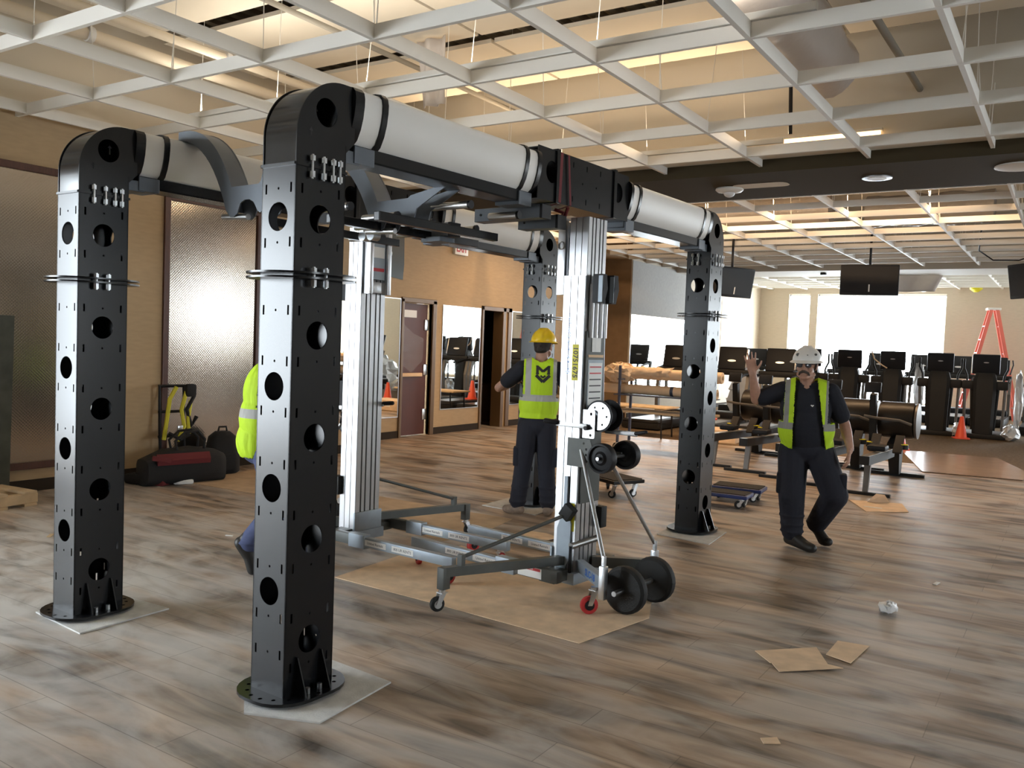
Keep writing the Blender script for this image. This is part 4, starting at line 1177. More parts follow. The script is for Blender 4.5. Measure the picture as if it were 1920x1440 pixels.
# tool bags, harness, hand truck
M['bag_black'] = mat('black_canvas', (.013, .013, .014), .85, bump=.3, bscale=200)
M['bag_red'] = mat('red_canvas', (.13, .012, .015), .75, bump=.2, bscale=200)
M['strap_yellow'] = mat('yellow_webbing', (.62, .56, .04), .7)
tb = empty('tool_bag', (-7.88, 5.72, 0), 1.35, 'long black and red tool bag on the floor under the diamond plate panel', 'bag')
q = MB(); n = 20
def bagring(x, w, h, z0=.0):
    return [(x, w * math.copysign(abs(math.cos(a)) ** .6, math.cos(a)), z0 + h / 2 + h / 2 * math.copysign(abs(math.sin(a)) ** .6, math.sin(a))) for a in [2 * PI * j / n for j in range(n)]]
q.loft([bagring(-.44, .12, .20), bagring(-.42, .17, .27), bagring(-.2, .19, .36), bagring(.1, .19, .38), bagring(.34, .18, .34), bagring(.42, .15, .30), bagring(.44, .10, .22)])
q.build('bag_body', M['bag_black'], tb, 50)
q = MB(); q.loft([[(x, y, z) for x, y, z in ((xx, -.196, .22), (xx, -.205, .27), (xx, -.165, .335), (xx, -.15, .33), (xx, -.18, .22))] for xx in (-.34, -.1, .12, .22)])
q.build('red_side_pocket', M['bag_red'], tb, 40)
for y in (-.09, .07):
    MB().tube([(-.10, y, .36), (-.12, y, .45), (-.02, y, .54), (.12, y, .55), (.20, y, .46), (.19, y, .36)], .014, 8).build('carry_handle', M['bag_black'], tb)
MB().at((-.30, -.20, .28), (0, .2, 0)).box((-.10, -.01, -.02), (.10, .012, .03), .004).build('red_trim', M['bag_red'], tb, 0)
bp = empty('backpack', (-8.10, 6.40, 0), 1.2, 'black backpack standing at the right end of the red tool bag', 'bag')
q = MB(); q.loft([[(x * k, y * k2, z) for x, y in [(math.copysign(abs(math.cos(a)) ** .7, math.cos(a)), math.copysign(abs(math.sin(a)) ** .7, math.sin(a))) for a in [2 * PI * j / 20 for j in range(20)]]] for z, k, k2 in ((0, .15, .13), (.03, .19, .16), (.25, .185, .155), (.42, .15, .12), (.48, .08, .07))])
q.build('pack_body', M['bag_black'], bp, 50)
MB().tube([(-.05, 0, .47), (-.04, 0, .53), (.04, 0, .53), (.05, 0, .47)], .012, 8).build('grab_loop', M['bag_black'], bp)
MB().box((-.11, -.185, .05), (.11, -.13, .24), .03).build('front_pocket', M['bag_black'], bp, 40)
ht = empty('hand_truck', (-8.24, 5.84, 0), 1.45, 'black hand truck frame leaning on the panel behind the tool bags', 'hand truck')
for x in (-.14, .14):
    MB().tube([(x, -.04, .03), (x, .0, .5), (x, .02, 1.0)], .016, 8).build('upright_tube', M['plastic_black'], ht)
for z in (.45, .72, 1.0):
    MB().cyl((-.15, .0 + .02 * z, z), (.15, .02 * z, z), .016, seg=8).build('cross_bar', M['plastic_black'], ht)
MB().box((-.18, -.10, .0), (.18, -.02, .02), .004).build('toe_plate', M['plastic_black'], ht, 0)
hs = empty('safety_harness', (-8.16, 5.84, .45), 1.45, 'black and yellow safety harness hung on the hand truck', 'harness')
for k, (m, pts) in enumerate((('strap_yellow', [(-.16, -.03, -.02), (-.14, -.05, .2), (-.10, -.03, .42), (-.03, -.04, .55)]), ('strap_yellow', [(-.02, -.06, -.04), (.05, -.07, .12), (.02, -.06, .30), (.08, -.05, .50)]),
                              ('bag_black', [(.10, -.05, .56), (.16, -.07, .45), (.08, -.06, .30), (.14, -.06, .12), (.2, -.06, .22)]), ('bag_black', [(-.12, -.06, .05), (0, -.08, -.02), (.12, -.06, .03)]), ('strap_yellow', [(.12, -.04, .02), (.1, -.06, .2), (.13, -.05, .4)]))):
    MB().tube(pts, [.022] * len(pts), 6).build('harness_strap', M[m], hs)
MB().box((.06, -.10, .44), (.18, -.02, .58), .03).build('harness_pad', M['bag_black'], hs, 40)
MB().box((-.03, -.085, .08), (.03, -.06, .13), .006).build('buckle', M['zinc'], hs, 20)
MB().at((-7.86, 5.47, .0), (0, 0, .4)).box((-.06, -.09, 0), (.06, .09, .07), .02).build('drill_case', M['bag_red'], None, 30, 'small red tool lying in front of the long bag', 'tool')
MB().at((-7.84, 5.70, .0), (0, 0, 1.0)).box((-.10, -.13, .0), (.10, .13, .05), .02).build('white_packet', M['sticker'], None, 30, 'crumpled white packet in front of the long bag', 'packet')
MB().at((-8.10, 5.36, .0), (0, 0, .2)).box((-.12, -.10, .0), (.12, .10, .11), .04).build('cloth_bundle', M['bag_black'], None, 40, 'black cloth bundle between left column and long tool bag', 'bundle')
# ------------------------------------------------------------------ exercise machines
M['frame_dark'] = mat('dark_machine_frame', (.018, .017, .016), .55, 0, .3)
M['frame_grey'] = mat('grey_machine_frame', (.16, .145, .13), .40, .4)
M['rail_silver'] = mat('silver_rail', (.62, .60, .57), .28, 1)
M['yellow_knob'] = mat('yellow_knob', (.80, .68, .02), .4)
M['foil'] = mat('crinkled_clear_wrap', (.70, .72, .74), .30, 0, .7, bump=.8, bscale=14, alpha=.92)

def make_rower(loc, label, parent=None):
    """rail end towards -y, drum towards +y"""
    R = empty('rowing_machine', loc, .0, label, 'rowing machine', 'row of black rowing machines')
    MB().box((-.28, -.03, .0), (.28, .04, .035), .008).build('rear_foot', M['frame_dark'], R, 20)
    q = MB(); q.loft([[(-.03, .02, .03), (.03, .02, .03), (.03, .07, .03), (-.03, .07, .03)], [(-.035, .10, .40), (.035, .10, .40), (.035, .17, .40), (-.035, .17, .40)]])
    q.build('rear_leg', M['frame_grey'], R, 0)
    q = MB(); q.loft([[(-.055, y, z), (.055, y, z), (.055, y, z + .10), (-.055, y, z + .10)] for y, z in ((-.12, .36), (1.0, .32), (1.55, .31))])
    r = q.build('seat_rail', M['frame_dark'], R, 0)
    q = MB(); q.loft([[(-.045, y, z), (.045, y, z), (.045, y, z + .006), (-.045, y, z + .006)] for y, z in ((-.11, .458), (1.0, .42), (1.5, .41))])
    q.build('rail_track', M['rail_silver'], r, 0)
    MB().box((-.11, .55, .46), (.11, .80, .53), .03).build('seat', M['plastic_black'], R, 40)
    MB().box((-.36, 2.05, .0), (.36, 2.12, .04), .008).build('front_foot', M['frame_dark'], R, 20)
    q = MB(); q.loft([[(-.06, 1.95, .03), (.06, 1.95, .03), (.06, 2.12, .03), (-.06, 2.12, .03)], [(-.08, 1.75, .45), (.08, 1.75, .45), (.08, 2.1, .55), (-.08, 2.1, .55)]])
    q.build('front_leg', M['frame_dark'], R, 0)
    for s in (-1, 1):
        f = MB().at((s * .14, 1.28, .50), (.75, 0, 0)).box((-.055, -.15, -.015), (.055, .15, .015), .01).build('foot_plate', M['carpet_black'], R, 20)
        MB().lathe((s * .20, 1.30, .44), (0, 0, 1), [(.0, 0), (.055, .0), (.055, .05), (.05, .058)], 16).build('adjust_knob', M['plastic_black'], f, 35)
        MB().lathe((s * .20, 1.30, .498), (0, 0, 1), [(.0, 0), (.05, .0), (.048, .008)], 16).build('knob_cap', M['yellow_knob'], f, 35)
    # drum housing
    d = MB(); d.lathe((-.23, 2.02, .76), (1, 0, 0), [(.20, 0), (.235, .01), (.245, .03), (.245, .40), (.235, .44), (.20, .46)], 32)
    d = d.build('flywheel_drum', M['bronze'], R, 35)
    MB().lathe((.228, 2.02, .76), (1, 0, 0), [(.20, 0), (.235, .0), (.24, .03), (.20, .035)], 32).build('drum_rim', M['frame_grey'], d, 35)
    q = MB(); q.loft([[(-.30, y, z), (-.22, y, z), (-.22, y + .10, z + .02), (-.30, y + .10, z + .02)] for y, z in ((1.72, .42), (1.66, .75), (1.60, 1.10))])
    q.build('console_mast', M['frame_dark'], R, 0)
    MB().at((-.26, 1.60, 1.20), (-.25, 0, 0)).box((-.10, -.02, -.07), (.10, .03, .07), .015).build('console', M['plastic_black'], R, 30)
    MB().tube([(-.34, 1.52, .82), (-.15, 1.50, .80), (.10, 1.50, .79), (.24, 1.54, .74)], .018, 8).build('pull_handle', M['frame_grey'], R)
    return R
r0 = make_rower((-1.96, 10.58, 0), 'rowing machine farthest right of the row, beside the flattened box')
for i, lab in enumerate(('rowing machine second from the right, mostly behind the rightmost one', 'rowing machine hidden behind the walking man', 'rowing machine left of the walking man with its rail end in view', 'rowing machine farthest left, beside the right rear rig column')):
    copy_tree(r0, None, (-1.96 - .55 * (i + 1), 10.58 + .24 * (i + 1), 0), 0, lab)

def make_stepper(loc, label, name='stepping_machine', cat='stepping machine', group='row of wrapped stepping machines'):
    """the photo shows their backs: tall column, console, side arms with pedal rods"""
    R = empty(name, loc, .06, label, cat, group)
    MB().box((-.42, -.40, .0), (.42, .75, .10), .03).build('base', M['frame_dark'], R, 30)
    q = MB()
    def ring(w, d, z, y=0.0): return [(x * w / 2, y + yy * d / 2, z) for x, yy in ((-1, -.7), (-.7, -1), (.7, -1), (1, -.7), (1, 1), (-1, 1))]
    q.loft([ring(.37, .32, .06, -.18), ring(.39, .32, .40, -.16), ring(.42, .32, .9, -.13), ring(.42, .30, 1.20, -.10), ring(.34, .22, 1.34, -.08)])
    q.build('column', M['frame_dark'], R, 25)
    c = MB().at((0, -.06, 1.52), (.10, 0, 0)).box((-.255, -.05, -.205), (.255, .05, .205), .03).build('console', M['plastic_black'], R, 30)
    MB().at((0, -.06, 1.52), (.10, 0, 0)).plate(circle(0, .04, .05, 16, .012), [], .002, ((0, -.049, 0), (1, 0, 0), (0, 0, 1))).build('maker_badge', M['zinc'], c, 0)
    for s in (-1, 1):
        MB().box((s * .18, -.18, 1.00), (s * .425, .06, 1.18), .04).build('side_arm', M['frame_dark'], R, 30)
        for k, (xa, xb) in enumerate(((.24, .20), (.37, .345))):
            MB().cyl((s * xa, -.05, 1.04), (s * xb, -.12 + .1 * k, .16), .032, .026, seg=10).build('pedal_rod', M['frame_grey' if k else 'frame_dark'], R)
        MB().tube([(s * .33, 0, 1.15), (s * .34, .02, 1.28), (s * .40, .04, 1.42), (s * .40, .02, 1.62)], .022, 8).build('hand_pole', M['frame_dark'], R)
    return R
s0 = make_stepper((-1.53, 20.25, .006), 'black stepping machine farthest right of the row behind the orange cone')
for i, (x, lab) in enumerate(((-2.38, 'black stepping machine second from right, left of the orange cone'), (-3.32, 'black stepping machine third from right, above the rightmost rower drum'), (-4.22, 'black stepping machine fourth from right, beside the walking man'), (-5.1, 'black stepping machine directly behind the walking man'))):
    copy_tree(s0, None, (x, 20.25 + .03 * i, .006), .06, lab)
# clear wrapping lying over the machine bases
rr = random.Random(9)
def crumple(c, s, label, m='foil', seg=16, rings=10, jit=.24, name='plastic_wrapping', cat='plastic wrapping', group='crinkled clear wrapping round the machines'):
    q = MB(); q.ellipsoid(c, s, seg=seg, rings=rings)
    q.v = [(x + rr.uniform(-jit, jit) * s[0], y + rr.uniform(-jit, jit) * s[1], max(.012, z + rr.uniform(-jit, jit) * s[2])) for x, y, z in q.v]
    return q.build(name, M[m], None, 0, label, cat, group)
crumple((-1.02, 20.15, .14), (.16, .40, .16), 'bright crinkled wrapping at the foot of the rightmost stepping machine')
crumple((-1.95, 20.05, .13), (.12, .34, .14), 'crinkled wrapping between the two stepping machines behind the cone')
crumple((-2.86, 20.1, .22), (.11, .30, .24), 'crinkled wrapping at the foot of the third stepping machine')
crumple((-2.85, 20.75, .95), (.10, .10, .52), 'tall strip of white wrapping beside the third stepping machine', 'wrap_white')
crumple((-.93, 20.6, .80), (.08, .16, .55), 'tall strip of white wrapping at the right end of the stepping machines', 'wrap_white')
crumple((-6.3, 19.6, .62), (.42, .30, .66), 'large plastic-wrapped bundle behind the treadmills left of the raised hand', 'wrap_white')
crumple((2.2, 22.8, .45), (.60, .50, .48), 'plastic-wrapped bundle seen in the mirror above the cone', 'wrap_white')

def make_treadmill(loc, rz, label, group='treadmills with black consoles'):
    """deck towards -y, console at +y"""
    R = empty('treadmill', loc, rz, label, 'treadmill', group)
    MB().box((-.39, -.10, .02), (.39, 1.75, .20), .03).build('deck', M['frame_dark'], R, 30)
    MB().box((-.27, -.08, .20), (.27, 1.5, .206)).build('belt', M['frame_grey'], R, 0)
    MB().box((-.36, 1.40, .18), (.36, 1.85, .34), .05).build('motor_hood', M['plastic_black'], R, 30)
    for s in (-1, 1):
        q = MB(); q.loft([[(s * .33, y, z), (s * .40, y, z), (s * .40, y + .10, z), (s * .33, y + .10, z)] for y, z in ((1.52, .15), (1.50, .75), (1.62, 1.20))])
        q.build('upright', M['frame_grey'], R, 0)
        MB().tube([(s * .37, 1.60, 1.14), (s * .37, 1.30, 1.12), (s * .37, 1.02, 1.06)], .03, 8).build('handrail', M['plastic_black'], R)
    MB().box((-.41, 1.52, 1.10), (.41, 1.68, 1.22), .04).build('cross_beam', M['frame_dark'], R, 30)
    c = MB().at((0, 1.66, 1.45), (-.22, 0, 0)).box((-.29, -.04, -.24), (.29, .04, .24), .03).build('console', M['plastic_black'], R, 30)
    MB().at((0, 1.66, 1.45), (-.22, 0, 0)).plate(circle(0, -.06, .09, 18, .022), [], .002, ((0, -.041, 0), (1, 0, 0), (0, 0, 1))).build('maker_badge', M['zinc'], c, 0)
    MB().at((0, 1.66, 1.45), (-.22, 0, 0)).box((.29, -.03, -.20), (.32, .05, .20), .01).build('console_edge', M['rail_silver'], c, 20)
    MB().tube([(.36, 1.62, 1.25), (.42, 1.64, 1.50), (.40, 1.66, 1.62)], .016, 8).build('side_wand', M['plastic_black'], R)
    return R
t0 = make_treadmill((-7.05, 15.5, .006), .0, 'treadmill behind the paper rolls, left of the right rear rig column')
for x, y, rz, lab in ((-5.95, 15.8, 0, 'treadmill just right of the right rear rig column'), (-5.0, 15.95, 0, 'treadmill behind the walking man raised hand'),
                      (-.55, 21.6, 0, 'treadmill at the right edge beyond the stepping machines'),
                      (-6.05, 21.6, 0, 'treadmill farther back left of the walking man'), (-7.3, 21.7, 0, 'treadmill farthest back in the left corner of the gym'),
                      (-5.2, 22.6, 0, 'treadmill in front of the large window, just right of the white helmet'), (-4.25, 22.4, 0, 'treadmill in front of the large window, behind the loose pale cable'),
                      (-3.38, 23.4, .0, 'treadmill second row, right edge of the large window'), (-2.53, 23.5, .0, 'treadmill second row, left of the stepladder'), (-1.72, 23.55, 0, 'treadmill second row, under the stepladder'),
                      (1.0, 19.0, .8, 'treadmill right of the view, seen in the mirror beside the red door'), (2.4, 20.5, .8, 'treadmill right of the view, second of those seen in the mirror'), (3.4, 17.4, .8, 'treadmill right of the view, nearest of those seen in the mirror')):
    copy_tree(t0, None, (x, y, .006), rz, lab)
MB().tube([(-3.72, 20.0, 1.72), (-3.66, 20.0, 1.55), (-3.50, 20.02, 1.42), (-3.40, 20.05, 1.36)], .014, 8).build('loose_pale_cable', M['kraft'], None, 60, 'pale loose cable draped over the machine consoles by the window', 'cable')

# ------------------------------------------------------------------ rolling rack with paper rolls
rk = empty('rolling_rack', (-5.25, 12.35, 0), .02, 'rolling steel rack carrying brown paper rolls behind the lift winch', 'rack')
M['rack_blue'] = mat('dark_blue_grey_steel', (.06, .065, .10), .45, .3)
for sx in (-.66, .72):
    for sy in (-.22, .22):
        MB().box((sx - .018, sy - .018, .12), (sx + .018, sy + .018, 1.32), .003).build('post', M['rack_blue'], rk, 0)
        caster(rk, sx, sy, .12, .055, 'rubber', yawc=.4 + sx)
MB().box((-.75, -.26, .60), (.80, .26, .635), .004).build('shelf', M['wood_pale'], rk, 0)
MB().box((-.75, -.24, .86), (.80, .24, .875), .003).build('shelf', M['rack_blue'], rk, 0)
for z in (.88, 1.115): MB().box((-.70, -.22, z - .015), (-.62, .22, z), .003).build('arm', M['rack_blue'], rk, 0); MB().box((.68, -.22, z - .015), (.76, .22, z), .003).build('arm', M['rack_blue'], rk, 0)
def paper_roll(x0, x1, y, z, r, label):
    o = empty('paper_roll', ((x0 + x1) / 2, y, z), .02, label, 'paper roll', 'brown paper rolls on the rack')
    L = (x1 - x0) / 2
    MB().lathe((-L, 0, 0), (1, 0, 0), [(r * .4, 0), (r, 0), (r, 2 * L), (r * .4, 2 * L)], 24).build('roll', M['kraft'], o)
    MB().lathe((-L - .012, 0, 0), (1, 0, 0), [(r * .22, 0), (r * .38, 0), (r * .38, 2 * L + .024), (r * .22, 2 * L + .024)], 16).build('core', M['cardboard_dark'], o)
    return o
paper_roll(-6.05, -4.35, 12.35, 1.20, .085, 'brown paper roll on top of the rack, half under crumpled paper')
pr2 = paper_roll(-6.35, -4.40, 12.30, .955, .075, 'brown paper roll with a blue tape band on the lower rack arm')
MB().lathe((.25, 0, 0), (1, 0, 0), [(.0755, 0), (.0765, .005), (.0765, .045), (.0755, .05)], 24).build('tape_band', M['rack_blue'], pr2)
q = MB(); q.ellipsoid((-6.0, 12.33, 1.20), (.28, .15, .145), seg=22, rings=14)
q.v = [(x + rr.uniform(-.03, .03), y + rr.uniform(-.025, .025), z + rr.uniform(-.03, .03)) for x, y, z in q.v]
q.build('crumpled_paper', M['cardboard'], None, 15, 'crumpled brown paper bunched round the left end of the top roll', 'paper')
q = MB()
rows = []
for i in range(9):
    a = -.4 + 2.6 * i / 8
    rows.append([(-5.85 + .10 * j + .03 * math.sin(i * 2 + j), 12.35 - (.10 + .02 * math.sin(j * 1.9 + i)) * math.cos(a), 1.205 + (.10 + .02 * math.cos(j * 2.3 + i * 1.3)) * math.sin(a)) for j in range(8)])
o = q.loft(rows, False, False).build('paper_sheet', M['cardboard'], None, 30, 'loose creased paper sheet draped over the top paper roll', 'paper'); o.modifiers.new('s', 'SOLIDIFY').thickness = .003

def folding_table(x, y, rz, lx, ly, z, label, m='wood_pale'):
    o = empty('folding_table', (x, y, 0), rz, label, 'table')
    MB().box((-lx / 2, -ly / 2, z - .03), (lx / 2, ly / 2, z), .006).build('table_top', M[m], o, 20)
    for sx in (-1, 1):
        for sy in (-1, 1):
            MB().tube([(sx * (lx / 2 - .12), sy * (ly / 2 - .06), z - .03), (sx * (lx / 2 - .10), sy * (ly / 2 - .06), .0)], .016, 8).build('leg', M['plastic_black'], o)
    MB().cyl((-lx / 2 + .12, 0, z * .45), (lx / 2 - .12, 0, z * .45), .012, seg=8).build('stretcher', M['plastic_black'], o)
folding_table(-6.75, 14.4, 0, 1.6, .6, .56, 'low table with a pale top standing behind the rolling rack')
# boxes on the floor near the treadmills
bx = empty('cardboard_box', (-5.35, 14.75, .006), .1, 'low brown cardboard box beside the right rear rig column under the treadmill deck', 'box')
MB().box((-.5, -.3, 0), (.5, .3, .22), .004).build('carton', M['cardboard'], bx, 0)
MB().box((-.25, -.3015, .08), (-.10, -.3005, .17)).build('label', M['sticker'], bx, 0)
# corridor contents behind the open doorway
MB().cyl((-10.3, 14.35, .75), (-10.3, 14.35, 1.42), .06, seg=16).build('cardboard_tube', M['kraft'], None, 35, 'upright cardboard tube on a crate inside the dark doorway', 'tube')
MB().box((-10.6, 13.9, .0), (-9.9, 14.7, .75), .01).build('crate', M['wall_brown'], None, 20, 'brown crate inside the dark doorway', 'crate')
# ------------------------------------------------------------------ people
from mathutils.bvhtree import BVHTree
def vest_mat(name, z0, z1, xs, w, lime=(.50, .74, .025), silver=(.42, .42, .40)):
    m = mat(name, lime, .7, 0, .3)
    nt = m.node_tree; N = nt.nodes.new; L = nt.links.new
    b = nt.nodes['Principled BSDF']
    tc = N('ShaderNodeTexCoord'); sp = N('ShaderNodeSeparateXYZ'); L(tc.outputs['Object'], sp.inputs['Vector'])
    def mth(op, a, c):
        n = N('ShaderNodeMath'); n.operation = op
        for i, v in enumerate((a, c)):
            if isinstance(v, float): n.inputs[i].default_value = v
            else: L(v, n.inputs[i])
        return n.outputs[0]
    def band(v, lo, hi): return mth('MULTIPLY', mth('GREATER_THAN', v, lo), mth('LESS_THAN', v, hi))
    f = band(sp.outputs['Z'], z0, z1)
    up = mth('GREATER_THAN', sp.outputs['Z'], z0)
    for x in xs: f = mth('MAXIMUM', f, mth('MULTIPLY', up, band(sp.outputs['X'], x - w, x + w)))
    mx = N('ShaderNodeMix'); mx.data_type = 'RGBA'
    L(f, mx.inputs['Factor']); mx.inputs['A'].default_value = (*lime, 1); mx.inputs['B'].default_value = (*silver, 1)
    L(mx.outputs['Result'], b.inputs['Base Color'])
    mp = N('ShaderNodeMapping'); mp.inputs['Scale'].default_value = (3.0, 3.0, .6); L(tc.outputs['Object'], mp.inputs['Vector'])
    n = N('ShaderNodeTexNoise'); n.inputs['Scale'].default_value = 5; n.inputs['Detail'].default_value = 3; L(mp.outputs['Vector'], n.inputs['Vector'])
    bp = N('ShaderNodeBump'); bp.inputs['Strength'].default_value = .7; bp.inputs['Distance'].default_value = .03
    L(n.outputs['Fac'], bp.inputs['Height']); L(bp.outputs['Normal'], b.inputs['Normal'])
    return m
M['skin'] = mat('light_skin', (.42, .23, .16), .5, var=.08, vscale=30)
M['shirt'] = mat('black_navy_cotton', (.010, .011, .018), .9, bump=.25, bscale=18)
M['pants'] = mat('dark_navy_work_trousers', (.011, .012, .021), .85, bump=.35, bscale=14)
M['jeans'] = mat('blue_denim', (.06, .075, .16), .85, bump=.3, bscale=18)
M['boot'] = mat('black_leather', (.016, .015, .014), .5)
M['boot_tan'] = mat('worn_tan_leather', (.20, .145, .105), .6, var=.3, vscale=25)
M['hat_white'] = mat('scuffed_white_hard_hat', (.70, .69, .66), .35, var=.06, vscale=9)
M['hat_yellow'] = mat('yellow_hard_hat', (.78, .54, .012), .3)
M['hair_dark'] = mat('dark_brown_hair', (.022, .014, .010), .7, bump=.4, bscale=60, stretch=(4, 4, 1))
M['hair_grey'] = mat('grey_brown_moustache', (.060, .045, .036), .8)
M['lens'] = mat('clear_grey_lens', (.09, .09, .10), .05, 0, .9)
M['clear_lens'] = mat('clear_plastic_lens', (.75, .78, .80), .08, 0, .8, alpha=.45)
M['eye'] = mat('eye_white', (.6, .58, .55), .3)

def V(*a): return Vector(a)
def hand(mb, wrist, d, n, side, spread=.0, curl=.25, k=1.0):
    """palm from the wrist along d, palm faces n; side = direction of the thumb"""
    d = d.normalized(); n = (n - d * n.dot(d)).normalized(); s = d.cross(n) * side
    base = wrist + d * .012
    for t, w in ((.0, .024), (.03, .031), (.06, .035), (.085, .036)):
        for u in (-1, -.33, .33, 1):
            p = base + d * (t * k) + s * (w * u * .78 * k)
            mb.capsule(p, p + d * (.018 * k), .0145 * k, .013 * k, 10, 3)
    lens = (.070, .080, .075, .058)
    for i in range(4):
        u = (1.15, .40, -.38, -1.12)[i]
        p = base + d * (.095 * k) + s * (.0305 * u * k)
        a = spread * u
        fd = (d * math.cos(a) + s * math.sin(a)).normalized()
        for j, fr in enumerate((.45, .32, .23)):
            c = curl * (j + .6) + .06 * i * curl
            dd = (fd * math.cos(c) + n * math.sin(c)).normalized()
            q = p + dd * (lens[i] * fr * k)
            r = (.0090, .0083, .0076)[j] * k
            mb.capsule(p, q, r, r * .94, 10, 3); p = q
    p = base + d * (.022 * k) + s * (.022 * k)
    for j, (ln, an) in enumerate(((.040, .95), (.032, .70), (.026, .45))):
        dd = (d * math.cos(an) + s * math.sin(an) + n * (.25 + .1 * j)).normalized()
        q = p + dd * ln * k
        mb.capsule(p, q, (.0135, .0105, .0092)[j] * k, (.0115, .0098, .008)[j] * k, 10, 3); p = q

def build_person(root_loc, rz, label, J, C):
    """J: joints in the person's own frame; C: clothing"""
    R = empty('person', root_loc, rz, label, 'person')
    hc, hy = V(*J['head']), J['head_yaw']
    hp = J.get('head_pitch', 0)
    Hm = Matrix.Translation(hc) @ Euler((hp, 0, hy)).to_matrix().to_4x4()
    f = J.get('face', -1)                        # -1: face towards -y
    def hp_(x, y, z): return Hm @ V(x, -f * y if f < 0 else y, z)
    H = lambda x, y, z: Hm @ V(x, f * y, z)      # y forward out of the face
    # ---- skin
    b = MB()
    rot = (hp, 0, hy)
    b.ellipsoid(H(0, -.012, .035), (.076, .095, .088), rot, 20, 14)      # skull
    b.ellipsoid(H(0, .022, -.045), (.060, .070, .070), rot, 18, 12)      # lower face
    b.ellipsoid(H(0, .058, -.098), (.030, .024, .022), rot)              # chin
    for s in (-1, 1):
        b.ellipsoid(H(s * .040, .060, -.030), (.026, .022, .026), rot)   # cheeks
        b.capsule(H(s * .058, .01, -.075), H(s * .018, .062, -.098), .020, .018)
        b.ellipsoid(H(s * .078, -.008, -.012), (.010, .020, .032), (0, s * .2, hy))   # ears
        b.capsule(H(s * .012, .082, .022), H(s * .048, .066, .024), .012, .010)       # brow
    b.capsule(H(0, .084, .012), H(0, .104, -.028), .010, .015)           # nose
    for s in (-1, 1): b.ellipsoid(H(s * .012, .092, -.032), (.011, .012, .010), rot)
    b.capsule(H(-.022, .078, -.066), H(.022, .078, -.066), .009); b.capsule(H(-.018, .077, -.078), H(.018, .077, -.078), .009)
    nk = V(*J['neck'])
    b.capsule(nk, H(0, -.02, -.05), .062, .056)
    b.capsule(nk, nk - V(0, 0, .05), .062, .085)
    ch, pv = V(*J['chest']), V(*J['pelvis'])
    b.capsule(nk - V(0, 0, .03), ch, .075, .095); b.capsule(ch, pv, .095, .085)
    for side in ('R', 'L'):
        a = J['arm' + side]
        sh, el, wr = (V(*p) for p in a['p'])
        b.capsule(ch + V(0, 0, .12), sh, .065, .056); b.capsule(sh, el, .052, .043)
        m = el.lerp(wr, .35)
        b.capsule(el, m, .043, .044); b.capsule(m, wr, .044, .029); b.capsule(wr, wr + V(*a['d']).normalized() * .03, .029, .024)
        hand(b, wr, V(*a['d']), V(*a['n']), a['side'], a.get('spread', .0), a.get('curl', .3))
        hip, kn, an, toe = (V(*p) for p in J['leg' + side])
        b.capsule(pv, hip, .08, .075); b.capsule(hip, kn, .075, .055); b.capsule(kn, an, .055, .038)
    remeshed(b, 'body', M[C.get('skin', 'skin')], .0052, R, 3)
    for s in (-1, 1):
        MB().ellipsoid(H(s * .030, .070, .004), (.012, .012, .012)).build('eye', M['eye'], R)
    # ---- torso garments
    tw, td = C['torso']
    def torso(g):
        q = MB()
        q.ellipsoid(pv + V(0, 0, .02), (tw * .90 + g, td * .92 + g, .16 + g), (0, 0, 0), 22, 14)
        q.ellipsoid(pv.lerp(ch, .5) + V(0, f * C.get('belly', .02), 0), (tw * .97 + g, td * 1.05 + g, .20 + g), (0, 0, 0), 22, 14)
        q.ellipsoid(ch, (tw + g, td + g, .21 + g), (0, 0, 0), 22, 14)
        for side in ('R', 'L'):
            sh = V(*J['arm' + side]['p'][0])
            q.capsule(nk + V(0, 0, -.03), sh.lerp(nk, .12) + V(0, 0, -.012), .072 + g, .070 + g, 14)
        return q
    q = torso(0)
    for side in ('R', 'L'):
        sh, el, wr = (V(*p) for p in J['arm' + side]['p'])
        q.capsule(sh, sh.lerp(el, C.get('sleeve', .8)), .082, .074, 14)
    ring = nk + V(0, 0, .035)
    remeshed(q, 'shirt', M['shirt'], .008, R, 5, cut=lambda c, n: (c - nk).xy.length < .072 and c.z > nk.z - .02)
    zb, zt = C['hem'], nk.z + .0
    gap = C.get('gap')
    def cut(c, n):
        if c.z < zb: return True
        if (c - nk).xy.length < .085 and c.z > nk.z - .035: return True
        shl, shr = J['armL']['p'][0], J['armR']['p'][0]
        lo, hi = min(shl[0], shr[0]), max(shl[0], shr[0])
        if hi - lo > .1:
            if c.z > ch.z - .10 and (c.x < lo + .015 or c.x > hi - .015): return True
        elif c.z > ch.z - .08 and abs(c.y) > .145: return True
        if gap and f * n.y > .15 and gap[0](c.z) < c.x < gap[1](c.z): return True
        return False
    vest = remeshed(torso(.020), 'vest', C['vest'], .008, R, 5, cut=cut, solid=.006)
    # ---- trousers
    q = MB()
    q.ellipsoid(pv - V(0, 0, .01), (tw * .92, td * .98, .135), (0, 0, 0), 20, 12)
    th, kw, aw = C['legs']
    for side in ('R', 'L'):
        hip, kn, an, toe = (V(*p) for p in J['leg' + side])
        q.capsule(hip, kn, th, kw, 16); q.capsule(kn, an + (kn - an).normalized() * .03, kw, aw, 16)
        for t, r in ((.25, .004), (.5, .010), (.72, .006), (.9, .012)):
            p = kn.lerp(an, t); q.ellipsoid(p, (kw + (aw - kw) * t + r, kw + (aw - kw) * t + r, .02))
    remeshed(q, 'trousers', M[C['trousers']], .008, R, 5)
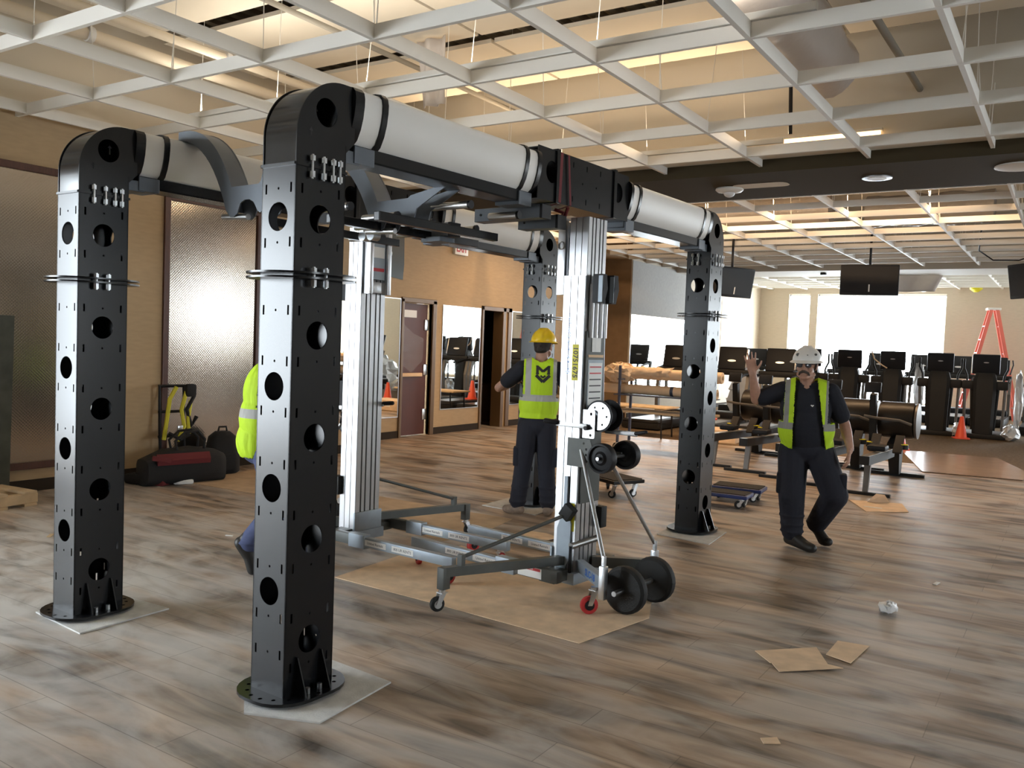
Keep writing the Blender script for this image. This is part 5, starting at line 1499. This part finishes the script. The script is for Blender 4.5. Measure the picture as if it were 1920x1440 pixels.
    for side in ('R', 'L'):
        hip, kn, an, toe = (V(*p) for p in J['leg' + side])
        sg = -1 if hip.x < pv.x else 1
        c = hip.lerp(kn, .72) + V(sg * (th * .5 + kw * .5) * .82, 0, 0)
        MB().at(tuple(c), (0, 0, 0)).box((-.028, -.07, -.09), (.028, .07, .09), .02).build('cargo_pocket', M[C['trousers']], R, 50)
        # boots
        bt = MB(); d = (toe - an); dh = V(d.x, d.y, 0).normalized()
        tilt = an.z > .14
        sole = V(0, 0, -1)
        heel = an + V(0, 0, -.045) - dh * .035 if not tilt else an - (toe - an).normalized() * .02 - dh * .03
        bt.capsule(an + V(0, 0, .04), an, .054, .050); bt.capsule(an, heel, .046, .044)
        bt.capsule(heel, toe - dh * .03, .044, .043); bt.capsule(toe - dh * .04, toe, .044, .037)
        bt.capsule(an, toe - dh * .06, .046, .042)
        o = remeshed(bt, 'boot', M[C['boot']], .007, R, 3)
        for v in o.data.vertices: v.co.z = max(v.co.z, .004)
    # ---- hard hat, hair, glasses
    hat = MB()
    rings = []
    for i in range(11):
        a = PI / 2 * i / 10
        k, z = max(.01, math.sin(a)), math.cos(a)
        rings.append([tuple(H(.112 * k * math.cos(t), .138 * k * math.sin(t), .040 + .118 * z)) for t in [2 * PI * j / 32 for j in range(32)]])
    for k, z in ((1.03, .038), (1.16, .030), (1.17, .026), (1.02, .030), (.96, .04)):
        rings.append([tuple(H(.112 * k * math.cos(t), .138 * (k + (.16 if math.sin(t) > 0 and k > 1.1 else 0) * max(0, math.sin(t)) ** 2) * math.sin(t), z - (.012 * max(0, math.sin(t)) if k > 1.1 else 0))) for t in [2 * PI * j / 32 for j in range(32)]])
    hat.loft(rings, False)
    h = hat.build('hard_hat', M[C['hat']], R, 40)
    q = MB()
    q.loft([[tuple(H(x, .138 * math.cos(a) * 1.0 * -1, .040 + .118 * math.sin(a) + dz)) for x, dz in ((-.040, -.006), (-.028, .005), (.028, .005), (.040, -.006))] for a in [.25 + (PI - .5) * i / 14 for i in range(15)]], False, False)
    q.build('crown_ridge', M[C['hat']], h, 50)
    if C.get('decals'):
        for x, y, z, s in ((-.045, .128, .085, .016), (.030, .134, .082, .008), (.085, .085, .09, .012)):
            MB().ellipsoid(H(x, y * .93, z), (s, .006, s * .8), (0, 0, hy)).build('sticker', M['lift_dark'], h, 50)
    if C.get('hair'):
        q = MB(); q.ellipsoid(H(0, -.022, .012), (.083, .094, .085), rot, 18, 12); q.ellipsoid(H(0, -.055, -.035), (.068, .055, .045), rot)
        remeshed(q, 'hair', M[C['hair']], .008, R, 2, cut=lambda c, n: (Hm.inverted() @ c).y * f > .035)
    if C.get('moustache'):
        q = MB()
        for s in (-1, 1):
            q.capsule(H(s * .004, .098, -.050), H(s * .034, .082, -.062), .012, .009); q.capsule(H(s * .034, .082, -.062), H(s * .042, .070, -.080), .009, .006)
        remeshed(q, 'moustache', M['hair_grey'], .004, R, 2)
        q = MB()
        for s in (-1, 1): q.capsule(H(s * .080, -.02, .02), H(s * .078, .01, -.02), .012, .008)
        for s in (-1, 1): MB().capsule(H(s * .078, .002, .03), H(s * .074, .012, -.025), .010, .008).build('sideburn', M['hair_grey'], R)
    g = MB()
    lens = C.get('lens', 'lens')
    for s in (-1, 1):
        g.ellipsoid(H(s * .033, .093, .002), (.030, .008, .021), (hp, 0, hy + (-f) * s * -.25), 16, 8)
    g = g.build('glasses', M[lens], R, 50)
    fr = MB()
    for s in (-1, 1):
        fr.tube([H(s * .062, .078, .010), H(s * .078, .03, .010), H(s * .083, -.02, .004)], .0035, 6)
    fr.tube([H(-.062, .082, .014), H(-.03, .100, .016), H(0, .102, .014), H(.03, .100, .016), H(.062, .082, .014)], .003, 6)
    fr.build('glasses_frame', M['plastic_black'] if lens == 'lens' else M['clear_lens'], g, 40)
    return R, vest, H

# the man who waves: hard hat, moustache, open vest
cxm = -.045
JM = dict(head=(-.055, -.055, 1.520), head_yaw=-.22, neck=(-.045, -.005, 1.375), chest=(cxm, -.01, 1.155), pelvis=(-.02, 0, .845),
          armR=dict(p=[(-.225, 0, 1.300), (-.440, -.06, 1.215), (-.470, -.16, 1.425)], d=(-.20, -.05, 1), n=(.10, -1, -.05), side=1, spread=.16, curl=.10),
          armL=dict(p=[(.140, .0, 1.305), (.262, .03, 1.055), (.312, -.06, .865)], d=(-.10, -.30, -1), n=(-1, .1, .05), side=1, spread=.03, curl=.38),
          legR=[(-.125, 0, .80), (-.118, -.06, .44), (-.100, -.02, .105), (.065, -.19, .043)],
          legL=[(.085, 0, .80), (.215, -.07, .47), (.085, .20, .165), (.190, .10, .050)])
vm = vest_mat('lime_vest_with_grey_bands', .995, 1.05, (-.192, .128), .020, silver=(.27, .27, .255))
CM = dict(torso=(.207, .140), belly=.035, sleeve=.74, hem=.835, vest=vm, trousers='pants', legs=(.125, .108, .086), boot='boot', hat='hat_white', moustache=True, decals=True,
          gap=(lambda z: -.135, lambda z: .125 - .085 * max(0, (z - .84) / .54)))
man, vest1, H1 = build_person((-1.80, 7.30, 0), .242, 'man in white hard hat and open lime vest waving his raised right hand', JM, CM)
q = MB(); q.plate([(-.014, .004), (-.006, .009), (0, .003), (.006, .009), (.014, .004), (.002, -.010)], [], .001, ((.005, -.158, 1.195), (1, 0, 0), (0, 0, 1)))
q.build('chest_emblem', M['sticker'], man, 0)
# second worker, seen from behind
cy = .062
JY = dict(head=(.080, .045, 1.600), head_yaw=-.42, face=1, neck=(.066, .015, 1.445), chest=(cy, .0, 1.215), pelvis=(.052, 0, .895),
          armL=dict(p=[(-.105, .01, 1.375), (-.325, .13, 1.185), (-.20, .36, 1.215)], d=(.15, .5, .1), n=(.4, .2, -1), side=1, spread=.02, curl=.35),
          armR=dict(p=[(.225, .01, 1.375), (.360, .14, 1.170), (.18, .36, 1.16)], d=(-.3, .6, .1), n=(-.4, .2, -1), side=-1, spread=.02, curl=.35),
          legL=[(-.030, 0, .85), (-.070, .02, .445), (-.108, .0, .105), (-.215, .085, .045)],
          legR=[(.130, 0, .85), (.152, .02, .445), (.178, .0, .105), (.205, .165, .045)])
vy = vest_mat('lime_vest_with_grey_bands_behind', 1.085, 1.145, (-.048, .205), .026)
CY = dict(torso=(.168, .118), belly=.01, sleeve=.62, hem=.925, vest=vy, trousers='pants', legs=(.105, .082, .076), boot='boot_tan', hat='hat_yellow', hair='hair_dark', lens='clear_lens')
wk, vest2, H2 = build_person((-4.20, 6.80, 0), .55, 'worker in yellow hard hat and lime vest seen from behind at the rear column', JY, CY)
# black emblem on the back of the vest: an M above a V
bv = BVHTree.FromPolygons([v.co.copy() for v in vest2.data.vertices], [tuple(p.vertices) for p in vest2.data.polygons])
def on_back(o, off=.004):
    for v in o.data.vertices:
        hit = bv.ray_cast(Vector((v.co.x, -1.0, v.co.z)), Vector((0, 1, 0)))
        base = v.co.y
        if hit[0] is not None: v.co.y = hit[0].y - off - (.0015 if base > 0 else 0)
ex0, ez0 = .085, 1.36
e = MB()
def strip(a, c, w=.014):
    a, c = Vector(a), Vector(c); d = (c - a).normalized(); n = Vector((-d.y, d.x)) * w
    n_ = 6
    for i in range(n_):
        p, r = a.lerp(c, i / n_), a.lerp(c, (i + 1) / n_)
        e.add([(ex0 + p.x + n.x, 0, ez0 + p.y + n.y), (ex0 + p.x - n.x, 0, ez0 + p.y - n.y), (ex0 + r.x - n.x, 0, ez0 + r.y - n.y), (ex0 + r.x + n.x, 0, ez0 + r.y + n.y)], [(0, 1, 2, 3)])
for a, c in (((-.052, -.018), (-.052, .048)), ((.052, -.018), (.052, .048)), ((-.052, .044), (0, .0)), ((.052, .044), (0, .0)), ((-.066, -.020), (-.036, -.020)), ((.066, -.020), (.036, -.020)), ((-.066, .048), (-.044, .048)), ((.066, .048), (.044, .048))):
    strip(a, c, .012 if abs(a[1] - c[1]) > .01 else .006)
for a, c, w in (((-.064, -.034), (0, -.094), .014), ((.064, -.034), (0, -.094), .014), ((-.022, -.036), (0, -.056), .008), ((.022, -.036), (0, -.056), .008)):
    strip(a, c, w)
o = e.build('vest_emblem', M['ink'], wk, 0); on_back(o)
# third worker, hidden by the nearest column except for vest edge and trailing foot
JH = dict(head=(.04, 0, 1.60), head_yaw=PI / 2, neck=(-.04, 0, 1.45), chest=(-.17, 0, 1.215), pelvis=(-.225, 0, .88),
          armR=dict(p=[(-.10, -.17, 1.36), (-.02, -.20, 1.11), (.05, .0, 1.20)], d=(.4, 1, .3), n=(.6, 0, -1), side=1, spread=.02, curl=.5),
          armL=dict(p=[(-.10, .17, 1.36), (-.02, .22, 1.11), (.05, .28, 1.30)], d=(.2, .1, 1), n=(.6, -.2, 0), side=-1, spread=.02, curl=.5),
          legR=[(-.19, -.09, .83), (-.12, -.08, .45), (-.305, -.08, .215), (-.205, -.08, .055)],
          legL=[(-.17, .09, .83), (.06, .09, .47), (.04, .09, .105), (.20, .09, .045)])
vh = vest_mat('lime_vest_with_grey_band_side', 1.06, 1.12, (5.0,), .02)
CH = dict(torso=(.165, .150), belly=.0, sleeve=.7, hem=.80, vest=vh, trousers='jeans', legs=(.10, .082, .074), boot='boot', hat='hat_yellow', hair='hair_dark', lens='clear_lens')
build_person((-4.35, 4.05, 0), .82, 'worker hidden behind the nearest column, only lime vest edge and trailing foot showing', JH, CH)
